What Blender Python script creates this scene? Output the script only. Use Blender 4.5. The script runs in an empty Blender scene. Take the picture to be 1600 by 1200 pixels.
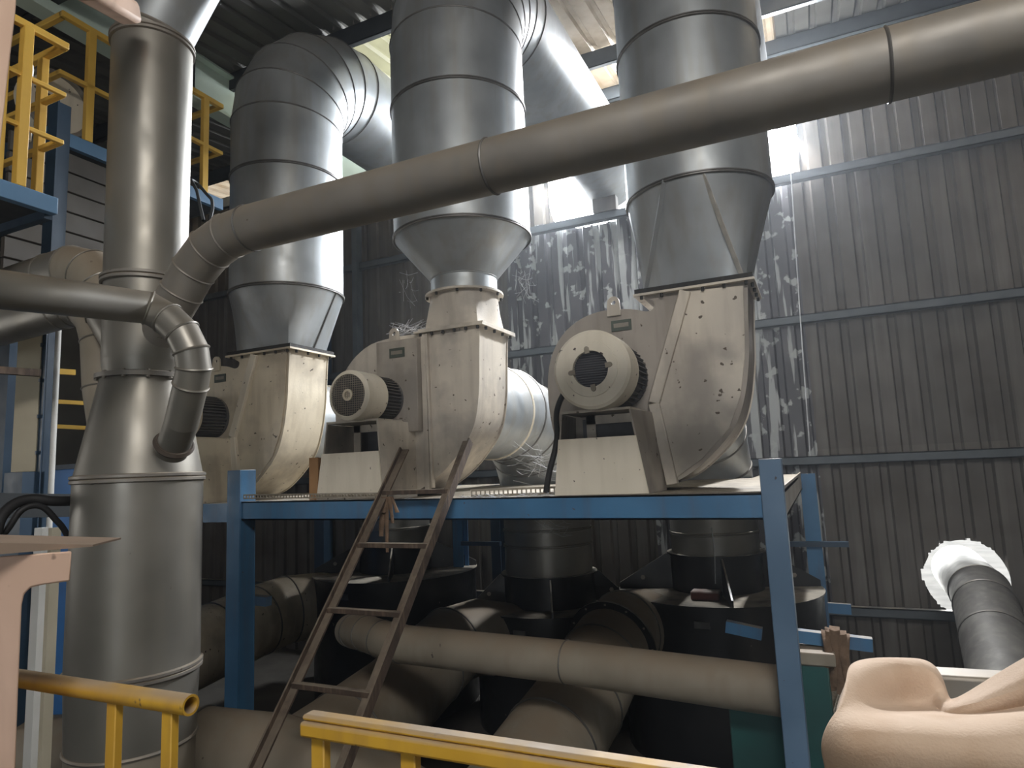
import bpy, bmesh, math, random
from mathutils import Vector, Matrix
random.seed(7)
C = bpy.context.scene.collection
SC = bpy.context.scene
PI = math.pi
# ------------------------------------------------------------------ camera, world, lights, exposure
EYE = Vector((0, 0, 2.2))
yaw, pit, rol, FPX = math.radians(24.618), math.radians(7.386), math.radians(-2.42), 1030.0
_f = Vector((-math.sin(yaw) * math.cos(pit), math.cos(yaw) * math.cos(pit), math.sin(pit)))
_r = Vector((math.cos(yaw), math.sin(yaw), 0)); _u = _r.cross(_f)
_r2 = _r * math.cos(rol) + _u * math.sin(rol); _u2 = -_r * math.sin(rol) + _u * math.cos(rol)
cam = bpy.data.objects.new('camera', bpy.data.cameras.new('camera'))
cam.data.sensor_width = 36; cam.data.lens = FPX / 1600 * 36; cam.data.clip_start = 0.05
M = Matrix((_r2, _u2, -_f)).transposed().to_4x4(); M.translation = EYE
cam.matrix_world = M; C.objects.link(cam); SC.camera = cam

def at(x, y, X=None, Y=None, Z=None, D=None):       # where the sight line through a measured point meets a real plane
    d = _r2 * ((x - 800) / FPX) + _u2 * ((600 - y) / FPX) + _f
    t = D if D is not None else (X / d.x if X is not None else (Y / d.y if Y is not None else (Z - 2.2) / d.z))
    return EYE + d * t

SC.view_settings.view_transform = 'Standard'; SC.view_settings.look = 'None'
SC.view_settings.gamma = 1; SC.view_settings.use_curve_mapping = False
SC.view_settings.exposure = 0.12
W = bpy.data.worlds.new('sky'); SC.world = W; W.use_nodes = True
bg = W.node_tree.nodes['Background']; bg.inputs[0].default_value = (0.93, 0.97, 1.0, 1); bg.inputs[1].default_value = 6.0

def area(name, loc, target, sx, sy, power, col=(1, 1, 1)):
    l = bpy.data.lights.new(name, 'AREA'); l.shape = 'RECTANGLE'; l.size = sx; l.size_y = sy; l.energy = power; l.color = col
    o = bpy.data.objects.new(name, l); C.objects.link(o); o.location = loc
    o.rotation_euler = (Vector(target) - Vector(loc)).to_track_quat('-Z', 'Y').to_euler(); o['kind'] = 'helper'
    return o
area('daylight_through_wall_gap', (-3.62, 10.08, 6.95), (-3.9, 4.5, 2.9), .30, 1.3, 900, (0.92, 0.96, 1.0))
area('daylight_through_right_gap', (0.0, 10.08, 6.9), (-3.4, 5.0, 3.0), .30, 1.2, 1900, (0.95, 0.97, 1.0))
area('daylight_through_roof_gap', (-1.55, 9.25, 8.15), (-3.6, 6.5, 6.2), .8, .9, 420, (0.97, 0.98, 1.0))
area('daylight_through_low_gap', (1.5, 10.7, 0.7), (0.4, 6, 1.2), 0.9, 0.9, 70, (1.0, 1.0, 0.95))
area('daylight_through_skylight', (1.6, -2.1, 6.8), (-1.6, 4.2, 2.6), 4.0, 1.0, 250, (1.0, 0.94, 0.86))
area('added_left_fill', (-10.5, 0.0, 2.6), (-7.3, 4.4, 1.9), 1.6, 2.6, 48, (1.0, 0.97, 0.92))  # added lamp brightening the blue partition; the left wall has no door

FL = -1.0                                            # main floor level; the viewer's walkway is higher

# ------------------------------------------------------------------ materials
def mat(name, base, base2=None, scale=3.0, rough=0.6, metal=0.0, streak=None, streak_amt=0.0, streak_rng=(.48, .68), dust=None, dust_amt=0.0,
        chips=None, chip_thr=0.74, chip_scale=14.0, bump=0.0, bump_scale=40.0, stretch=0.12, trans=0.0, rnd=0.0, emit=None,
        stain=None, stain_thr=0.5, stain_scale=1.6, stain_w=.2, stain_amt=.75):
    m = bpy.data.materials.new(name); m.use_nodes = True; nt = m.node_tree; N = nt.nodes; L = nt.links
    b = N['Principled BSDF']; b.inputs['Metallic'].default_value = metal; b.inputs['Roughness'].default_value = rough
    geo = N.new('ShaderNodeNewGeometry')
    def noise(s, sz=None, det=3):
        mp = N.new('ShaderNodeMapping'); L.new(geo.outputs['Position'], mp.inputs[0])
        mp.inputs['Scale'].default_value = (s, s, s if sz is None else sz)
        n = N.new('ShaderNodeTexNoise'); n.inputs['Scale'].default_value = 1; n.inputs['Detail'].default_value = det
        L.new(mp.outputs[0], n.inputs['Vector']); return n.outputs['Fac']
    def rmp(v, a, c):
        r = N.new('ShaderNodeMapRange'); r.inputs[1].default_value = a; r.inputs[2].default_value = c; L.new(v, r.inputs[0]); return r.outputs[0]
    def mul(a, k):
        x = N.new('ShaderNodeMath'); x.operation = 'MULTIPLY'; L.new(a, x.inputs[0])
        if isinstance(k, (int, float)): x.inputs[1].default_value = k
        else: L.new(k, x.inputs[1])
        return x.outputs[0]
    def mix(fac, ca, cb):
        x = N.new('ShaderNodeMix'); x.data_type = 'RGBA'; L.new(fac, x.inputs[0])
        for sck, c in ((x.inputs[6], ca), (x.inputs[7], cb)):
            if isinstance(c, tuple): sck.default_value = (*c, 1)
            else: L.new(c, sck)
        return x.outputs[2]
    col = mix(rmp(noise(scale), 0.35, 0.65), base, base2 or tuple(k * 0.75 for k in base))
    if streak: col = mix(mul(rmp(noise(scale * 4, scale * 4 * stretch, 4), *streak_rng), streak_amt), col, streak)
    if stain: col = mix(mul(rmp(noise(stain_scale, None, 5), stain_thr, stain_thr + stain_w), stain_amt), col, stain)
    if chips: col = mix(rmp(noise(chip_scale, None, 2), chip_thr, chip_thr + 0.03), col, chips)
    if dust:
        sp = N.new('ShaderNodeSeparateXYZ'); L.new(geo.outputs['Normal'], sp.inputs[0])
        col = mix(mul(mul(rmp(sp.outputs['Z'], 0.1, 0.85), rmp(noise(5, None, 4), 0.2, 0.55)), dust_amt), col, dust)
    if rnd:
        oi = N.new('ShaderNodeObjectInfo'); r = N.new('ShaderNodeMapRange'); L.new(oi.outputs['Random'], r.inputs[0])
        r.inputs[3].default_value = 1 - rnd; r.inputs[4].default_value = 1 + rnd
        h = N.new('ShaderNodeHueSaturation'); L.new(r.outputs[0], h.inputs['Value']); L.new(col, h.inputs['Color']); col = h.outputs[0]
    L.new(col, b.inputs['Base Color'])
    r = N.new('ShaderNodeMapRange'); L.new(noise(scale * 2.3), r.inputs[0]); r.inputs[1].default_value = .3; r.inputs[2].default_value = .7
    r.inputs[3].default_value = max(0.05, rough - 0.08); r.inputs[4].default_value = min(1, rough + 0.1); L.new(r.outputs[0], b.inputs['Roughness'])
    if bump:
        bp = N.new('ShaderNodeBump'); bp.inputs['Strength'].default_value = bump; bp.inputs['Distance'].default_value = 0.02
        L.new(noise(bump_scale, None, 4), bp.inputs['Height']); L.new(bp.outputs[0], b.inputs['Normal'])
    if trans:
        t = N.new('ShaderNodeBsdfTranslucent'); L.new(col, t.inputs[0]); ms = N.new('ShaderNodeMixShader'); ms.inputs[0].default_value = trans
        L.new(b.outputs[0], ms.inputs[1]); L.new(t.outputs[0], ms.inputs[2]); L.new(ms.outputs[0], N['Material Output'].inputs[0])
    return m

DUST = (0.30, 0.25, 0.19)
galv = mat('galvanised_steel', (0.42, 0.445, 0.465), (0.33, 0.355, 0.372), 2.2, 0.45, 0.6, streak=(0.33, 0.32, 0.29), streak_amt=.5, dust=DUST, dust_amt=.55, bump=.05, bump_scale=5)
galv_seam = mat('dirty_joint_steel', (0.17, 0.165, 0.16), (0.11, 0.108, 0.105), 5, 0.5, 0.5, dust=DUST, dust_amt=.4)
weld = mat('brown_weld', (0.09, 0.07, 0.055), (0.06, 0.047, 0.038), 9, 0.8, 0.1)
pale_seam = mat('pale_zinc', (0.62, 0.60, 0.55), (0.45, 0.44, 0.41), 9, 0.5, 0.3)
galv_dusty = mat('dusty_galvanised_steel', (0.27, 0.25, 0.225), (0.205, 0.19, 0.172), 2.5, 0.5, 0.35, streak=(0.25, 0.22, 0.18), streak_amt=.6, dust=DUST, dust_amt=.85, chips=(.12, .09, .07), chip_thr=.76, bump=.05, bump_scale=6)
galv_stack = mat('stack_steel', (0.275, 0.262, 0.235), (0.215, 0.205, 0.183), 1.8, 0.43, 0.52, streak=(0.27, 0.25, 0.21), streak_amt=.5, dust=DUST, dust_amt=.7, chips=(.10, .08, .06), chip_thr=.77, bump=.06, bump_scale=4)
cream = mat('cream_paint', (0.70, 0.62, 0.48), (0.60, 0.53, 0.41), 2.0, 0.5, 0, streak=(0.33, 0.26, 0.18), streak_amt=.35, dust=DUST, dust_amt=.6, chips=(.09, .07, .05), chip_thr=.70, chip_scale=17, stain=(0.30, 0.255, 0.20), stain_thr=.50, stain_scale=2.2, stain_amt=.7, bump=.04)
cream_grey = mat('greyed_cream_paint', (0.62, 0.56, 0.47), (0.49, 0.445, 0.385), 1.8, 0.55, 0, streak=(0.25, 0.21, 0.17), streak_amt=.4, dust=DUST, dust_amt=.7, chips=(.09, .07, .05), chip_thr=.70, chip_scale=17, stain=(0.27, 0.245, 0.22), stain_thr=.47, stain_scale=2.1, stain_amt=.8, bump=.05)
cream_clean = mat('clean_cream_paint', (0.74, 0.68, 0.57), (0.68, 0.62, 0.51), 2.0, 0.45, 0, chips=(.08, .06, .05), chip_thr=.70, chip_scale=22, streak=(.45, .4, .3), streak_amt=.3)
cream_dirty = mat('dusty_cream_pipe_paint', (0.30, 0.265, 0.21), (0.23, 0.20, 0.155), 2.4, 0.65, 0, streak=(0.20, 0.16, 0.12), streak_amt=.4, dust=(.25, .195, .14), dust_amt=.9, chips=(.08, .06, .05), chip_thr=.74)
cream_soot = mat('sooty_cream_paint', (0.36, 0.32, 0.28), (0.25, 0.225, 0.20), 1.9, 0.6, 0, streak=(0.17, 0.145, 0.12), streak_amt=.5, dust=DUST, dust_amt=.7, chips=(.09, .07, .05), chip_thr=.71, chip_scale=17, stain=(0.50, 0.45, 0.38), stain_thr=.55, stain_scale=1.5, bump=.05)
fin_grey = mat('motor_grey', (0.13, 0.13, 0.135), (0.09, 0.09, 0.095), 4, 0.6, 0.2, dust=(0.25, 0.22, 0.18), dust_amt=.8)
grille_m = mat('dark_grille', (0.05, 0.05, 0.06), (0.035, 0.035, 0.045), 6, 0.5, 0.3)
wire_m = mat('grille_wire', (0.30, 0.27, 0.23), (0.22, 0.2, 0.17), 8, 0.5, 0.4)
black = mat('black_paint', (0.020, 0.021, 0.023), (0.014, 0.015, 0.017), 3, 0.38, 0, dust=(0.36, 0.32, 0.26), dust_amt=.95, chips=(.15, .13, .11), chip_thr=.78)
gasket = mat('black_gasket', (0.03, 0.028, 0.026), (0.02, 0.02, 0.02), 9, 0.8, 0, bump=.3)
blue = mat('blue_paint', (0.065, 0.19, 0.36), (0.05, 0.15, 0.29), 2.4, 0.45, 0, streak=(0.10, 0.09, 0.08), streak_amt=.3, dust=(0.34, 0.29, 0.22), dust_amt=.8, chips=(.10, .06, .04), chip_thr=.72, chip_scale=9, bump=.04)
blue_post = mat('greyed_blue_paint', (0.12, 0.20, 0.31), (0.09, 0.16, 0.255), 2.4, 0.5, 0, dust=DUST, dust_amt=.8, chips=(.05, .05, .06), chip_thr=.75, chip_scale=16)
blue_light = mat('light_blue_paint', (0.12, 0.24, 0.40), (0.09, 0.19, 0.32), 2.0, 0.5, 0, chips=(.35, .30, .2), chip_thr=.77)
blue_sheet = mat('lit_blue_sheet', (0.06, 0.24, 0.62), (0.05, 0.19, 0.50), 2.0, 0.4, 0)  # strong light on the partition is painted in as a brighter blue
navy = mat('dark_blue_paint', (0.03, 0.06, 0.10), (0.02, 0.045, 0.08), 2.5, 0.45, 0)
girt_m = mat('dusty_blue_grey_girt', (0.085, 0.10, 0.112), (0.062, 0.075, 0.085), 2.5, 0.55, 0, dust=(0.30, 0.27, 0.23), dust_amt=.9)
yellow = mat('yellow_paint', (0.62, 0.36, 0.035), (0.50, 0.28, 0.03), 4, 0.5, 0, streak=(.35, .2, .05), streak_amt=.4, dust=(0.34, 0.26, 0.18), dust_amt=.9, chips=(.18, .11, .05), chip_thr=.72, chip_scale=20)
yellow_far = mat('lit_yellow_paint', (0.80, 0.50, 0.09), (0.72, 0.44, 0.08), 4, 0.5, 0, chips=(.2, .13, .07), chip_thr=.76, chip_scale=20)  # dust-free yellow, with the mezzanines' strong light put into the colour
rust = mat('rusty_steel', (0.088, 0.06, 0.045), (0.06, 0.042, 0.032), 7, 0.75, 0.15, streak=(0.20, 0.145, 0.10), streak_amt=.5, dust=DUST, dust_amt=.6, bump=.15)
wall_m = mat('wall_sheet_paint', (0.108, 0.096, 0.084), (0.08, 0.071, 0.063), 1.4, 0.6, 0.1, streak=(0.165, 0.155, 0.14), streak_amt=.6, stretch=.06, rnd=.12, stain=(.068, .056, .046), stain_thr=.5, stain_scale=.9)
wall_peel = mat('peeling_wall_sheet_paint', (0.085, 0.082, 0.088), (0.058, 0.057, 0.063), 1.5, 0.55, 0.1, streak=(0.34, 0.35, 0.345), streak_amt=.9, streak_rng=(.54, .57), stretch=.09, stain=(.36, .37, .36), stain_thr=.575, stain_scale=4.5, stain_w=.04, stain_amt=.85)
wall_top_m = mat('rusty_upper_sheet', (0.085, 0.073, 0.06), (0.06, 0.051, 0.042), 2, 0.5, 0.1, streak=(0.125, 0.11, 0.093), streak_amt=.5, stretch=.06)
roof_m = mat('dark_roof_sheet', (0.13, 0.125, 0.11), (0.10, 0.095, 0.085), 1.5, 0.6, 0.1, rnd=.12)
roof_brown = mat('brown_roof_sheet', (0.30, 0.25, 0.19), (0.23, 0.19, 0.145), 2, 0.6, 0, streak=(.16, .13, .1), streak_amt=.4)
roof_clear = mat('olive_translucent_roof_sheet', (0.22, 0.21, 0.13), (0.17, 0.16, 0.10), 2, 0.5, 0, trans=.45, rnd=.1)
roof_tan = mat('tan_translucent_roof_sheet', (0.32, 0.26, 0.19), (0.25, 0.20, 0.145), 3, 0.5, 0, trans=.42, rnd=.1, stain=(.24, .17, .1), stain_thr=.5, stain_scale=2.5)
steel_dark = mat('dark_purlin_steel', (0.045, 0.05, 0.055), (0.03, 0.035, 0.04), 2, 0.6, 0.1)
green_m = mat('lit_green_beam_paint', (0.56, 0.66, 0.58), (0.48, 0.58, 0.51), 2, 0.5, 0)  # raised to a paler green, painting in light from the wall gap
floor_m = mat('dark_concrete', (0.10, 0.092, 0.08), (0.065, 0.06, 0.052), 1.2, 0.85, 0, bump=.2, bump_scale=12)
pink = mat('pinkish_dusty_paint', (0.70, 0.49, 0.375), (0.61, 0.42, 0.315), 2.5, 0.65, 0, streak=(0.42, 0.28, 0.2), streak_amt=.4, chips=(.3, .2, .15), chip_thr=.73)
pink_top = mat('dusty_brown_board', (0.26, 0.19, 0.14), (0.20, 0.15, 0.11), 4, 0.8, 0)
felt_m = mat('beige_wool_felt', (0.58, 0.445, 0.34), (0.51, 0.385, 0.285), 3.0, 0.95, 0, stain=(.44, .31, .215), stain_thr=.47, stain_scale=6, bump=.16, bump_scale=150)
teal = mat('teal_paint', (0.01, 0.085, 0.08), (0.012, 0.06, 0.058), 2, 0.5, 0, dust=DUST, dust_amt=.8)
dark_pipe = mat('dark_exhaust_pipe', (0.10, 0.095, 0.085), (0.07, 0.065, 0.06), 3, 0.6, 0.4, streak=(.16, .15, .13), streak_amt=.4)
cable_m = mat('black_cable', (0.02, 0.02, 0.022), None, 4, 0.6, 0)
white_m = mat('white_plastic', (0.72, 0.72, 0.70), (0.66, 0.66, 0.63), 4, 0.4, 0)
rag_m = mat('brown_rag', (0.20, 0.13, 0.085), (0.13, 0.085, 0.055), 9, 0.95, 0, bump=.4)
wood_m = mat('brown_plywood', (0.40, 0.22, 0.10), (0.32, 0.17, 0.075), 6, 0.7, 0)
web_m = mat('dusty_cobweb', (0.62, 0.63, 0.65), None, 6, 0.9, 0)
duct_tag = mat('dark_plate', (0.10, 0.12, 0.10), (0.07, 0.08, 0.07), 8, 0.5, 0.3)
beige_col = mat('beige_board', (0.55, 0.50, 0.38), (0.48, 0.43, 0.32), 3, 0.6, 0)
brick_red = mat('dark_red_block', (0.12, 0.04, 0.03), (0.09, 0.03, 0.025), 6, 0.8, 0, dust=(0.35, 0.3, 0.26), dust_amt=.9)
tray_m = mat('perforated_tray_steel', (0.36, 0.32, 0.26), (0.27, 0.24, 0.19), 5, 0.55, 0.4, dust=DUST, dust_amt=.6)
debris_m = mat('pale_dusty_debris', (0.42, 0.37, 0.30), (0.25, 0.21, 0.16), 14, 0.95, 0, bump=.6, bump_scale=60)

# ------------------------------------------------------------------ mesh helpers
class MB:
    def __init__(s): s.v = []; s.f = []
    def add(s, vs, fs):
        n = len(s.v); s.v += [tuple(v) for v in vs]; s.f += [tuple(i + n for i in f) for f in fs]; return s
    def box(s, a, b):
        (x0, y0, z0), (x1, y1, z1) = a, b
        return s.add([(x0, y0, z0), (x1, y0, z0), (x1, y1, z0), (x0, y1, z0), (x0, y0, z1), (x1, y0, z1), (x1, y1, z1), (x0, y1, z1)],
                     [(0, 3, 2, 1), (4, 5, 6, 7), (0, 1, 5, 4), (1, 2, 6, 5), (2, 3, 7, 6), (3, 0, 4, 7)])
    def bar(s, p, q, w, h, up=(0, 0, 1)):
        p, q = Vector(p), Vector(q); d = (q - p).normalized(); u = Vector(up)
        if abs(d.dot(u)) > .98: u = Vector((0, 1, 0))
        x = d.cross(u).normalized(); y = x.cross(d)
        vs = [e + x * (i * w / 2) + y * (j * h / 2) for e in (p, q) for i, j in ((-1, -1), (1, -1), (1, 1), (-1, 1))]
        return s.add(vs, [(0, 3, 2, 1), (4, 5, 6, 7), (0, 1, 5, 4), (1, 2, 6, 5), (2, 3, 7, 6), (3, 0, 4, 7)])
    def rings(s, rs, cap=True, close=False):
        n = len(rs[0]); vs = [p for r in rs for p in r]; fs = []; k = len(rs)
        for i in range(k if close else k - 1):
            for j in range(n):
                a, b = i * n, ((i + 1) % k) * n; j2 = (j + 1) % n
                fs.append((a + j, a + j2, b + j2, b + j))
        if cap and not close: fs += [tuple(range(n))[::-1], tuple(range((k - 1) * n, k * n))]
        return s.add(vs, fs)
    def tube(s, path, r, seg=16, cap=True): return s.rings(miter(path, r, seg), cap)
    def prism(s, poly, y0, y1, axis='Y'):            # polygon (a,b) extruded along an axis
        f = {'Y': lambda a, b, t: (a, t, b), 'X': lambda a, b, t: (t, a, b), 'Z': lambda a, b, t: (a, b, t)}[axis]
        return s.rings([[f(a, b, y0) for a, b in poly], [f(a, b, y1) for a, b in poly]], True)
    def build(s, name, m, parent=None, smooth=35, bevel=0, solid=0, sub=0):
        root = parent
        while root is not None and root.parent: root = root.parent
        off = Vector(root.location) if root is not None else Vector((0, 0, 0))
        if parent is None:
            xs = [v[0] for v in s.v]; ys = [v[1] for v in s.v]; zs = [v[2] for v in s.v]
            off = Vector(((min(xs) + max(xs)) / 2, (min(ys) + max(ys)) / 2, min(zs)))
        me = bpy.data.meshes.new(name); me.from_pydata([Vector(v) - off for v in s.v], [], s.f)
        bm = bmesh.new(); bm.from_mesh(me); bmesh.ops.recalc_face_normals(bm, faces=bm.faces); bm.to_mesh(me); bm.free()
        me.materials.append(m)
        if smooth:
            me.shade_smooth(); me.set_sharp_from_angle(angle=math.radians(smooth))
        o = bpy.data.objects.new(name, me); C.objects.link(o)
        if parent is None: o.location = off
        else: o.parent = parent
        if bevel: b = o.modifiers.new('bevel', 'BEVEL'); b.width = bevel; b.segments = 2; b.limit_method = 'ANGLE'
        if sub: b = o.modifiers.new('sub', 'SUBSURF'); b.levels = b.render_levels = sub
        if solid: b = o.modifiers.new('solid', 'SOLIDIFY'); b.thickness = solid
        return o
def box(a, b): return MB().box(a, b)
def circ(c, ax, r, seg=16):
    ax = Vector(ax).normalized(); u = Vector((0, 0, 1)) if abs(ax.z) < .9 else Vector((1, 0, 0))
    x = u.cross(ax).normalized(); y = ax.cross(x)
    return [Vector(c) + x * (r * math.cos(2 * PI * i / seg)) + y * (r * math.sin(2 * PI * i / seg)) for i in range(seg)]
def miter(path, r, seg=16):
    P = [Vector(p) for p in path]; n = len(P); R = r if isinstance(r, (list, tuple)) else [r] * n
    T = [(P[i + 1] - P[i]).normalized() for i in range(n - 1)]
    t = T[0]; u = Vector((0, 0, 1)) if abs(t.z) < .9 else Vector((1, 0, 0)); x = u.cross(t).normalized(); out = []
    for i in range(n):
        tp = T[max(i - 1, 0)]; tn = T[min(i, n - 2)]
        nn = (tp + tn).normalized()
        x = (x - tp * x.dot(tp)).normalized(); y = tp.cross(x)
        ring = []
        for k in range(seg):
            o = x * (R[i] * math.cos(2 * PI * k / seg)) + y * (R[i] * math.sin(2 * PI * k / seg))
            o -= tp * (o.dot(nn) / max(.2, tp.dot(nn))); ring.append(P[i] + o)
        out.append(ring)
        x = (x - tn * x.dot(tn)).normalized()
    return out
def band(ring, h=.012, seg=6):                       # a raised bead that follows a ring of points
    n = len(ring); c = sum((Vector(p) for p in ring), Vector()) / n; rs = []
    for i in range(n):
        p = Vector(ring[i]); t = (Vector(ring[(i + 1) % n]) - Vector(ring[i - 1])).normalized(); o = (p - c).normalized(); b = t.cross(o)
        rs.append([p + o * (h * math.cos(2 * PI * k / seg)) + b * (h * math.sin(2 * PI * k / seg)) for k in range(seg)])
    return MB().rings(rs, close=True)
def lathe(c, prof, seg=40, cap=True):                # vertical axis, prof = [(r, z)]
    return MB().rings([circ((c[0], c[1], z), (0, 0, 1), r, seg) for r, z in prof], cap)
def arc(p, d0, d1, R, n):                            # bend from direction d0 to d1 starting at p
    p, d0, d1 = Vector(p), Vector(d0), Vector(d1); return [p + d0 * (R * math.sin(PI / 2 * i / n)) + d1 * (R * (1 - math.cos(PI / 2 * i / n))) for i in range(n + 1)]

def tag(o, label, cat, group=None, kind=None):
    o['label'] = label; o['category'] = cat
    if group: o['group'] = group
    if kind: o['kind'] = kind
    return o
def thing(name, label, cat, loc, group=None):
    o = bpy.data.objects.new(name, None); C.objects.link(o); o.location = loc; o.empty_display_size = .1
    return tag(o, label, cat, group)
def struct(o, label=None):
    o['kind'] = 'structure'
    if label: o['label'] = label
    return o
def sroot(name, label, loc=(0, 0, 0)):
    o = bpy.data.objects.new(name, None); C.objects.link(o); o.location = loc; return struct(o, label)

# ------------------------------------------------------------------ building shell
ROOF0, ROOFS = 7.1, 0.12
def roofz(y): return ROOF0 + ROOFS * y
PITCH, PH = 0.286, 0.194 - 0.235                     # rib pitch and phase of the cladding
def profile(k):                                      # one rib pitch: (x, depth outward)
    x = PH + k * PITCH
    return [(x, 0), (x + .160, 0), (x + .185, .05), (x + .256, .05), (x + .281, 0)]
HOLES = []
def gap(cx, cz, rx, rz, p=2.0): HOLES.append((cx, cz, rx, rz, p))
gap(-2.96, 6.95, .80, .84, 4); gap(-0.62, 6.95, .745, .80, 4); gap(-5.1, 6.85, .75, .75, 4); gap(1.51, .63, .45, .46, 2)
def in_gap(x, z):
    return any(abs((x - cx) / rx) ** p + abs((z - cz) / rz) ** p < 1 + .06 * math.sin(23 * x + 13 * z) for cx, cz, rx, rz, p in HOLES)
floor = box((-14, -12, FL - .2), (9, 14, FL)).build('floor', floor_m); struct(floor, 'dark dusty concrete floor below the platform')
yard = box((-60, 14, FL - .3), (60, 70, FL - .05)).build('ground', floor_m); struct(yard, 'ground outside the hall')
wb = sroot('wall_back', 'ribbed metal sheet wall behind the fans', (0, 10, 0))
GZ = [6.23, 4.17, 2.21, 0.24]
def wall_sheet(k0, k1, z0, z1, m, dy):
    pts = []
    for k in range(k0, k1): pts += profile(k)
    pts.append((PH + k1 * PITCH + .02, 0)); mb = MB()
    near = any(abs((pts[0][0] + pts[-1][0]) / 2 - h[0]) < h[2] + .7 and z0 < h[1] + h[3] and z1 > h[1] - h[3] for h in HOLES)
    nz = max(1, int((z1 - z0) / .035)); zz = [z0 + (z1 - z0) * i / nz for i in range(nz + 1)]
    if not near: zz = [z0, z1]
    # split long pans finer so that gaps in the sheet get a fine edge
    fine = []
    for (a, da), (b, db) in zip(pts, pts[1:]):
        n = (5 if b - a > .1 else 2) if near else 1
        fine += [(a + (b - a) * i / n, da + (db - da) * i / n) for i in range(n)]
    fine.append(pts[-1]); n = len(fine)
    vs = [(x, 10 + d + dy, z) for z in zz for x, d in fine]; fs = []; keep = set()
    for i in range(len(zz) - 1):
        for j in range(n - 1):
            if in_gap((fine[j][0] + fine[j + 1][0]) / 2, (zz[i] + zz[i + 1]) / 2): continue
            fs.append((i * n + j, i * n + j + 1, (i + 1) * n + j + 1, (i + 1) * n + j)); keep.update(fs[-1])
    for q_ in keep if near else ():                  # pull the cut edge onto the outline of the gap
        x, y, z = vs[q_]
        for cx, cz, rx, rz, p in HOLES:
            f_ = (abs((x - cx) / rx) ** p + abs((z - cz) / rz) ** p) ** (1 / p)
            if f_ < 1: vs[q_] = (cx + (x - cx) / f_, y, cz + (z - cz) / f_)
    if fs: mb.add(vs, fs).build('wall_sheet', m, wb, smooth=0)
for q, k0 in enumerate(range(-52, 28, 4)):
    x = PH + (k0 + 2) * PITCH
    peel = -4.2 < x < 0
    wall_sheet(k0, k0 + 4, FL, 2.3, wall_peel if -1.9 < x < 0 else wall_m, (q % 2) * .006)
    wall_sheet(k0, k0 + 4, 2.2, 6.3, wall_peel if peel else wall_m, .012 + (q % 2) * .006)
    wall_sheet(k0, k0 + 4, 6.25, 8.32, wall_top_m, .024 + (q % 2) * .006)
def chan(x0, x1, y, z, h, d, m, name='trim_1', lab=None):
    mb = MB(); t = .012
    mb.box((x0, y - d, z - t), (x1, y, z)); mb.box((x0, y - d, z - h), (x1, y - d + t, z)); mb.box((x0, y - d, z - h), (x1, y, z - h + t))
    return struct(mb.build(name, m, None, smooth=0), lab)
for i, z in enumerate(GZ):
    chan(-14, 9, 9.99, z, .12, .11, girt_m, f'trim_{i + 1}', 'dusty blue-grey horizontal girt on the ribbed wall, number %d from the top' % (i + 1))
struct(box((-8.60, 9.72, FL), (-8.38, 9.97, 8.2)).build('trim_5', navy), 'dark steel wall stanchion left of the first fan')
wx = at(552, 330, Y=9.8).x
struct(box((wx - .05, 9.80, 4.0), (wx + .06, 9.97, 8.2)).build('trim_6', girt_m), 'slim upright wall rail beside the first discharge duct')
wl = box((-14.2, -12, FL), (-14, 14, 9)).build('wall_left', roof_m); struct(wl, 'dark left side wall beyond the mezzanine')
wr = box((7, -12, FL), (7.2, 10.2, 9)).build('wall_right', roof_m); struct(wr, 'right side wall of the hall')
wf = sroot('wall_front', 'rear wall behind the viewer with a wide open door', (0, -9, 0))
for a, b in (((-14, -9.2, FL), (0.5, -9, 8)), ((3.5, -9.2, FL), (7, -9, 8)), ((0.5, -9.2, 3.2), (3.5, -9, 8))): MB().box(a, b).build('wall_panel', roof_m, wf)
ce = sroot('ceiling', 'ribbed metal roof sheets sloping up to the back wall', (0, 0, 7))
def roof_sheet(k0, k1, y0, y1, m, dz=0):
    pts = []
    for k in range(k0, k1):
        x = PH + k * PITCH * 1.0
        pts += [(x, 0), (x + .17, 0), (x + .195, .045), (x + .255, .045), (x + .281, 0)]
    pts.append((PH + k1 * PITCH + .02, 0)); n = len(pts)
    vs = [(x, y, roofz(y) + d + dz) for y in (y0, y1) for x, d in pts]
    MB().add(vs, [(j, j + 1, n + j + 1, n + j) for j in range(n - 1)]).build('roof_sheet', m, ce, smooth=0)
for q, k0 in enumerate(range(-52, 28, 4)):
    x = PH + (k0 + 2) * PITCH
    if -1.2 < x < 4.2:
        roof_sheet(k0, k0 + 4, -9.3, -2.7, roof_m, (q % 2) * .006); roof_sheet(k0, k0 + 4, -1.6, 6.35, roof_m, (q % 2) * .006)   # open skylight between
    else: roof_sheet(k0, k0 + 4, -9.3, 6.35, roof_m, (q % 2) * .006)
    roof_sheet(k0, k0 + 4, 6.3, 8.75, roof_clear if -7 < x < -3.2 else (roof_tan if x > -.4 else (roof_brown if x > -3.2 else roof_m)), .012 + (q % 2) * .006)
    roof_sheet(k0, k0 + 4, 8.7, 9.0 if -2.2 < x < -.9 else 10.3, roof_m if x > .1 else roof_tan, .024 + (q % 2) * .006)
def purlin(i, y, h, lab, m=steel_dark):
    mb = MB(); z = roofz(y) - .005
    mb.box((-14, y - .04, z - h), (7, y - .025, z)); mb.box((-14, y - .04, z - h), (7, y + .04, z - h + .012)); mb.box((-14, y - .04, z - .012), (7, y + .04, z))
    o = struct(mb.build(f'trim_{i}', m, None, smooth=0), lab)
    return o
purlin(7, 6.25, .24, 'dark roof purlin above the first elbow'); purlin(8, 8.62, .24, 'dark roof purlin behind the middle duct', girt_m)
purlin(9, 9.86, .22, 'roof purlin close to the back wall', girt_m); purlin(10, 3.9, .2, 'dark roof purlin nearest the viewer')
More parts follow.
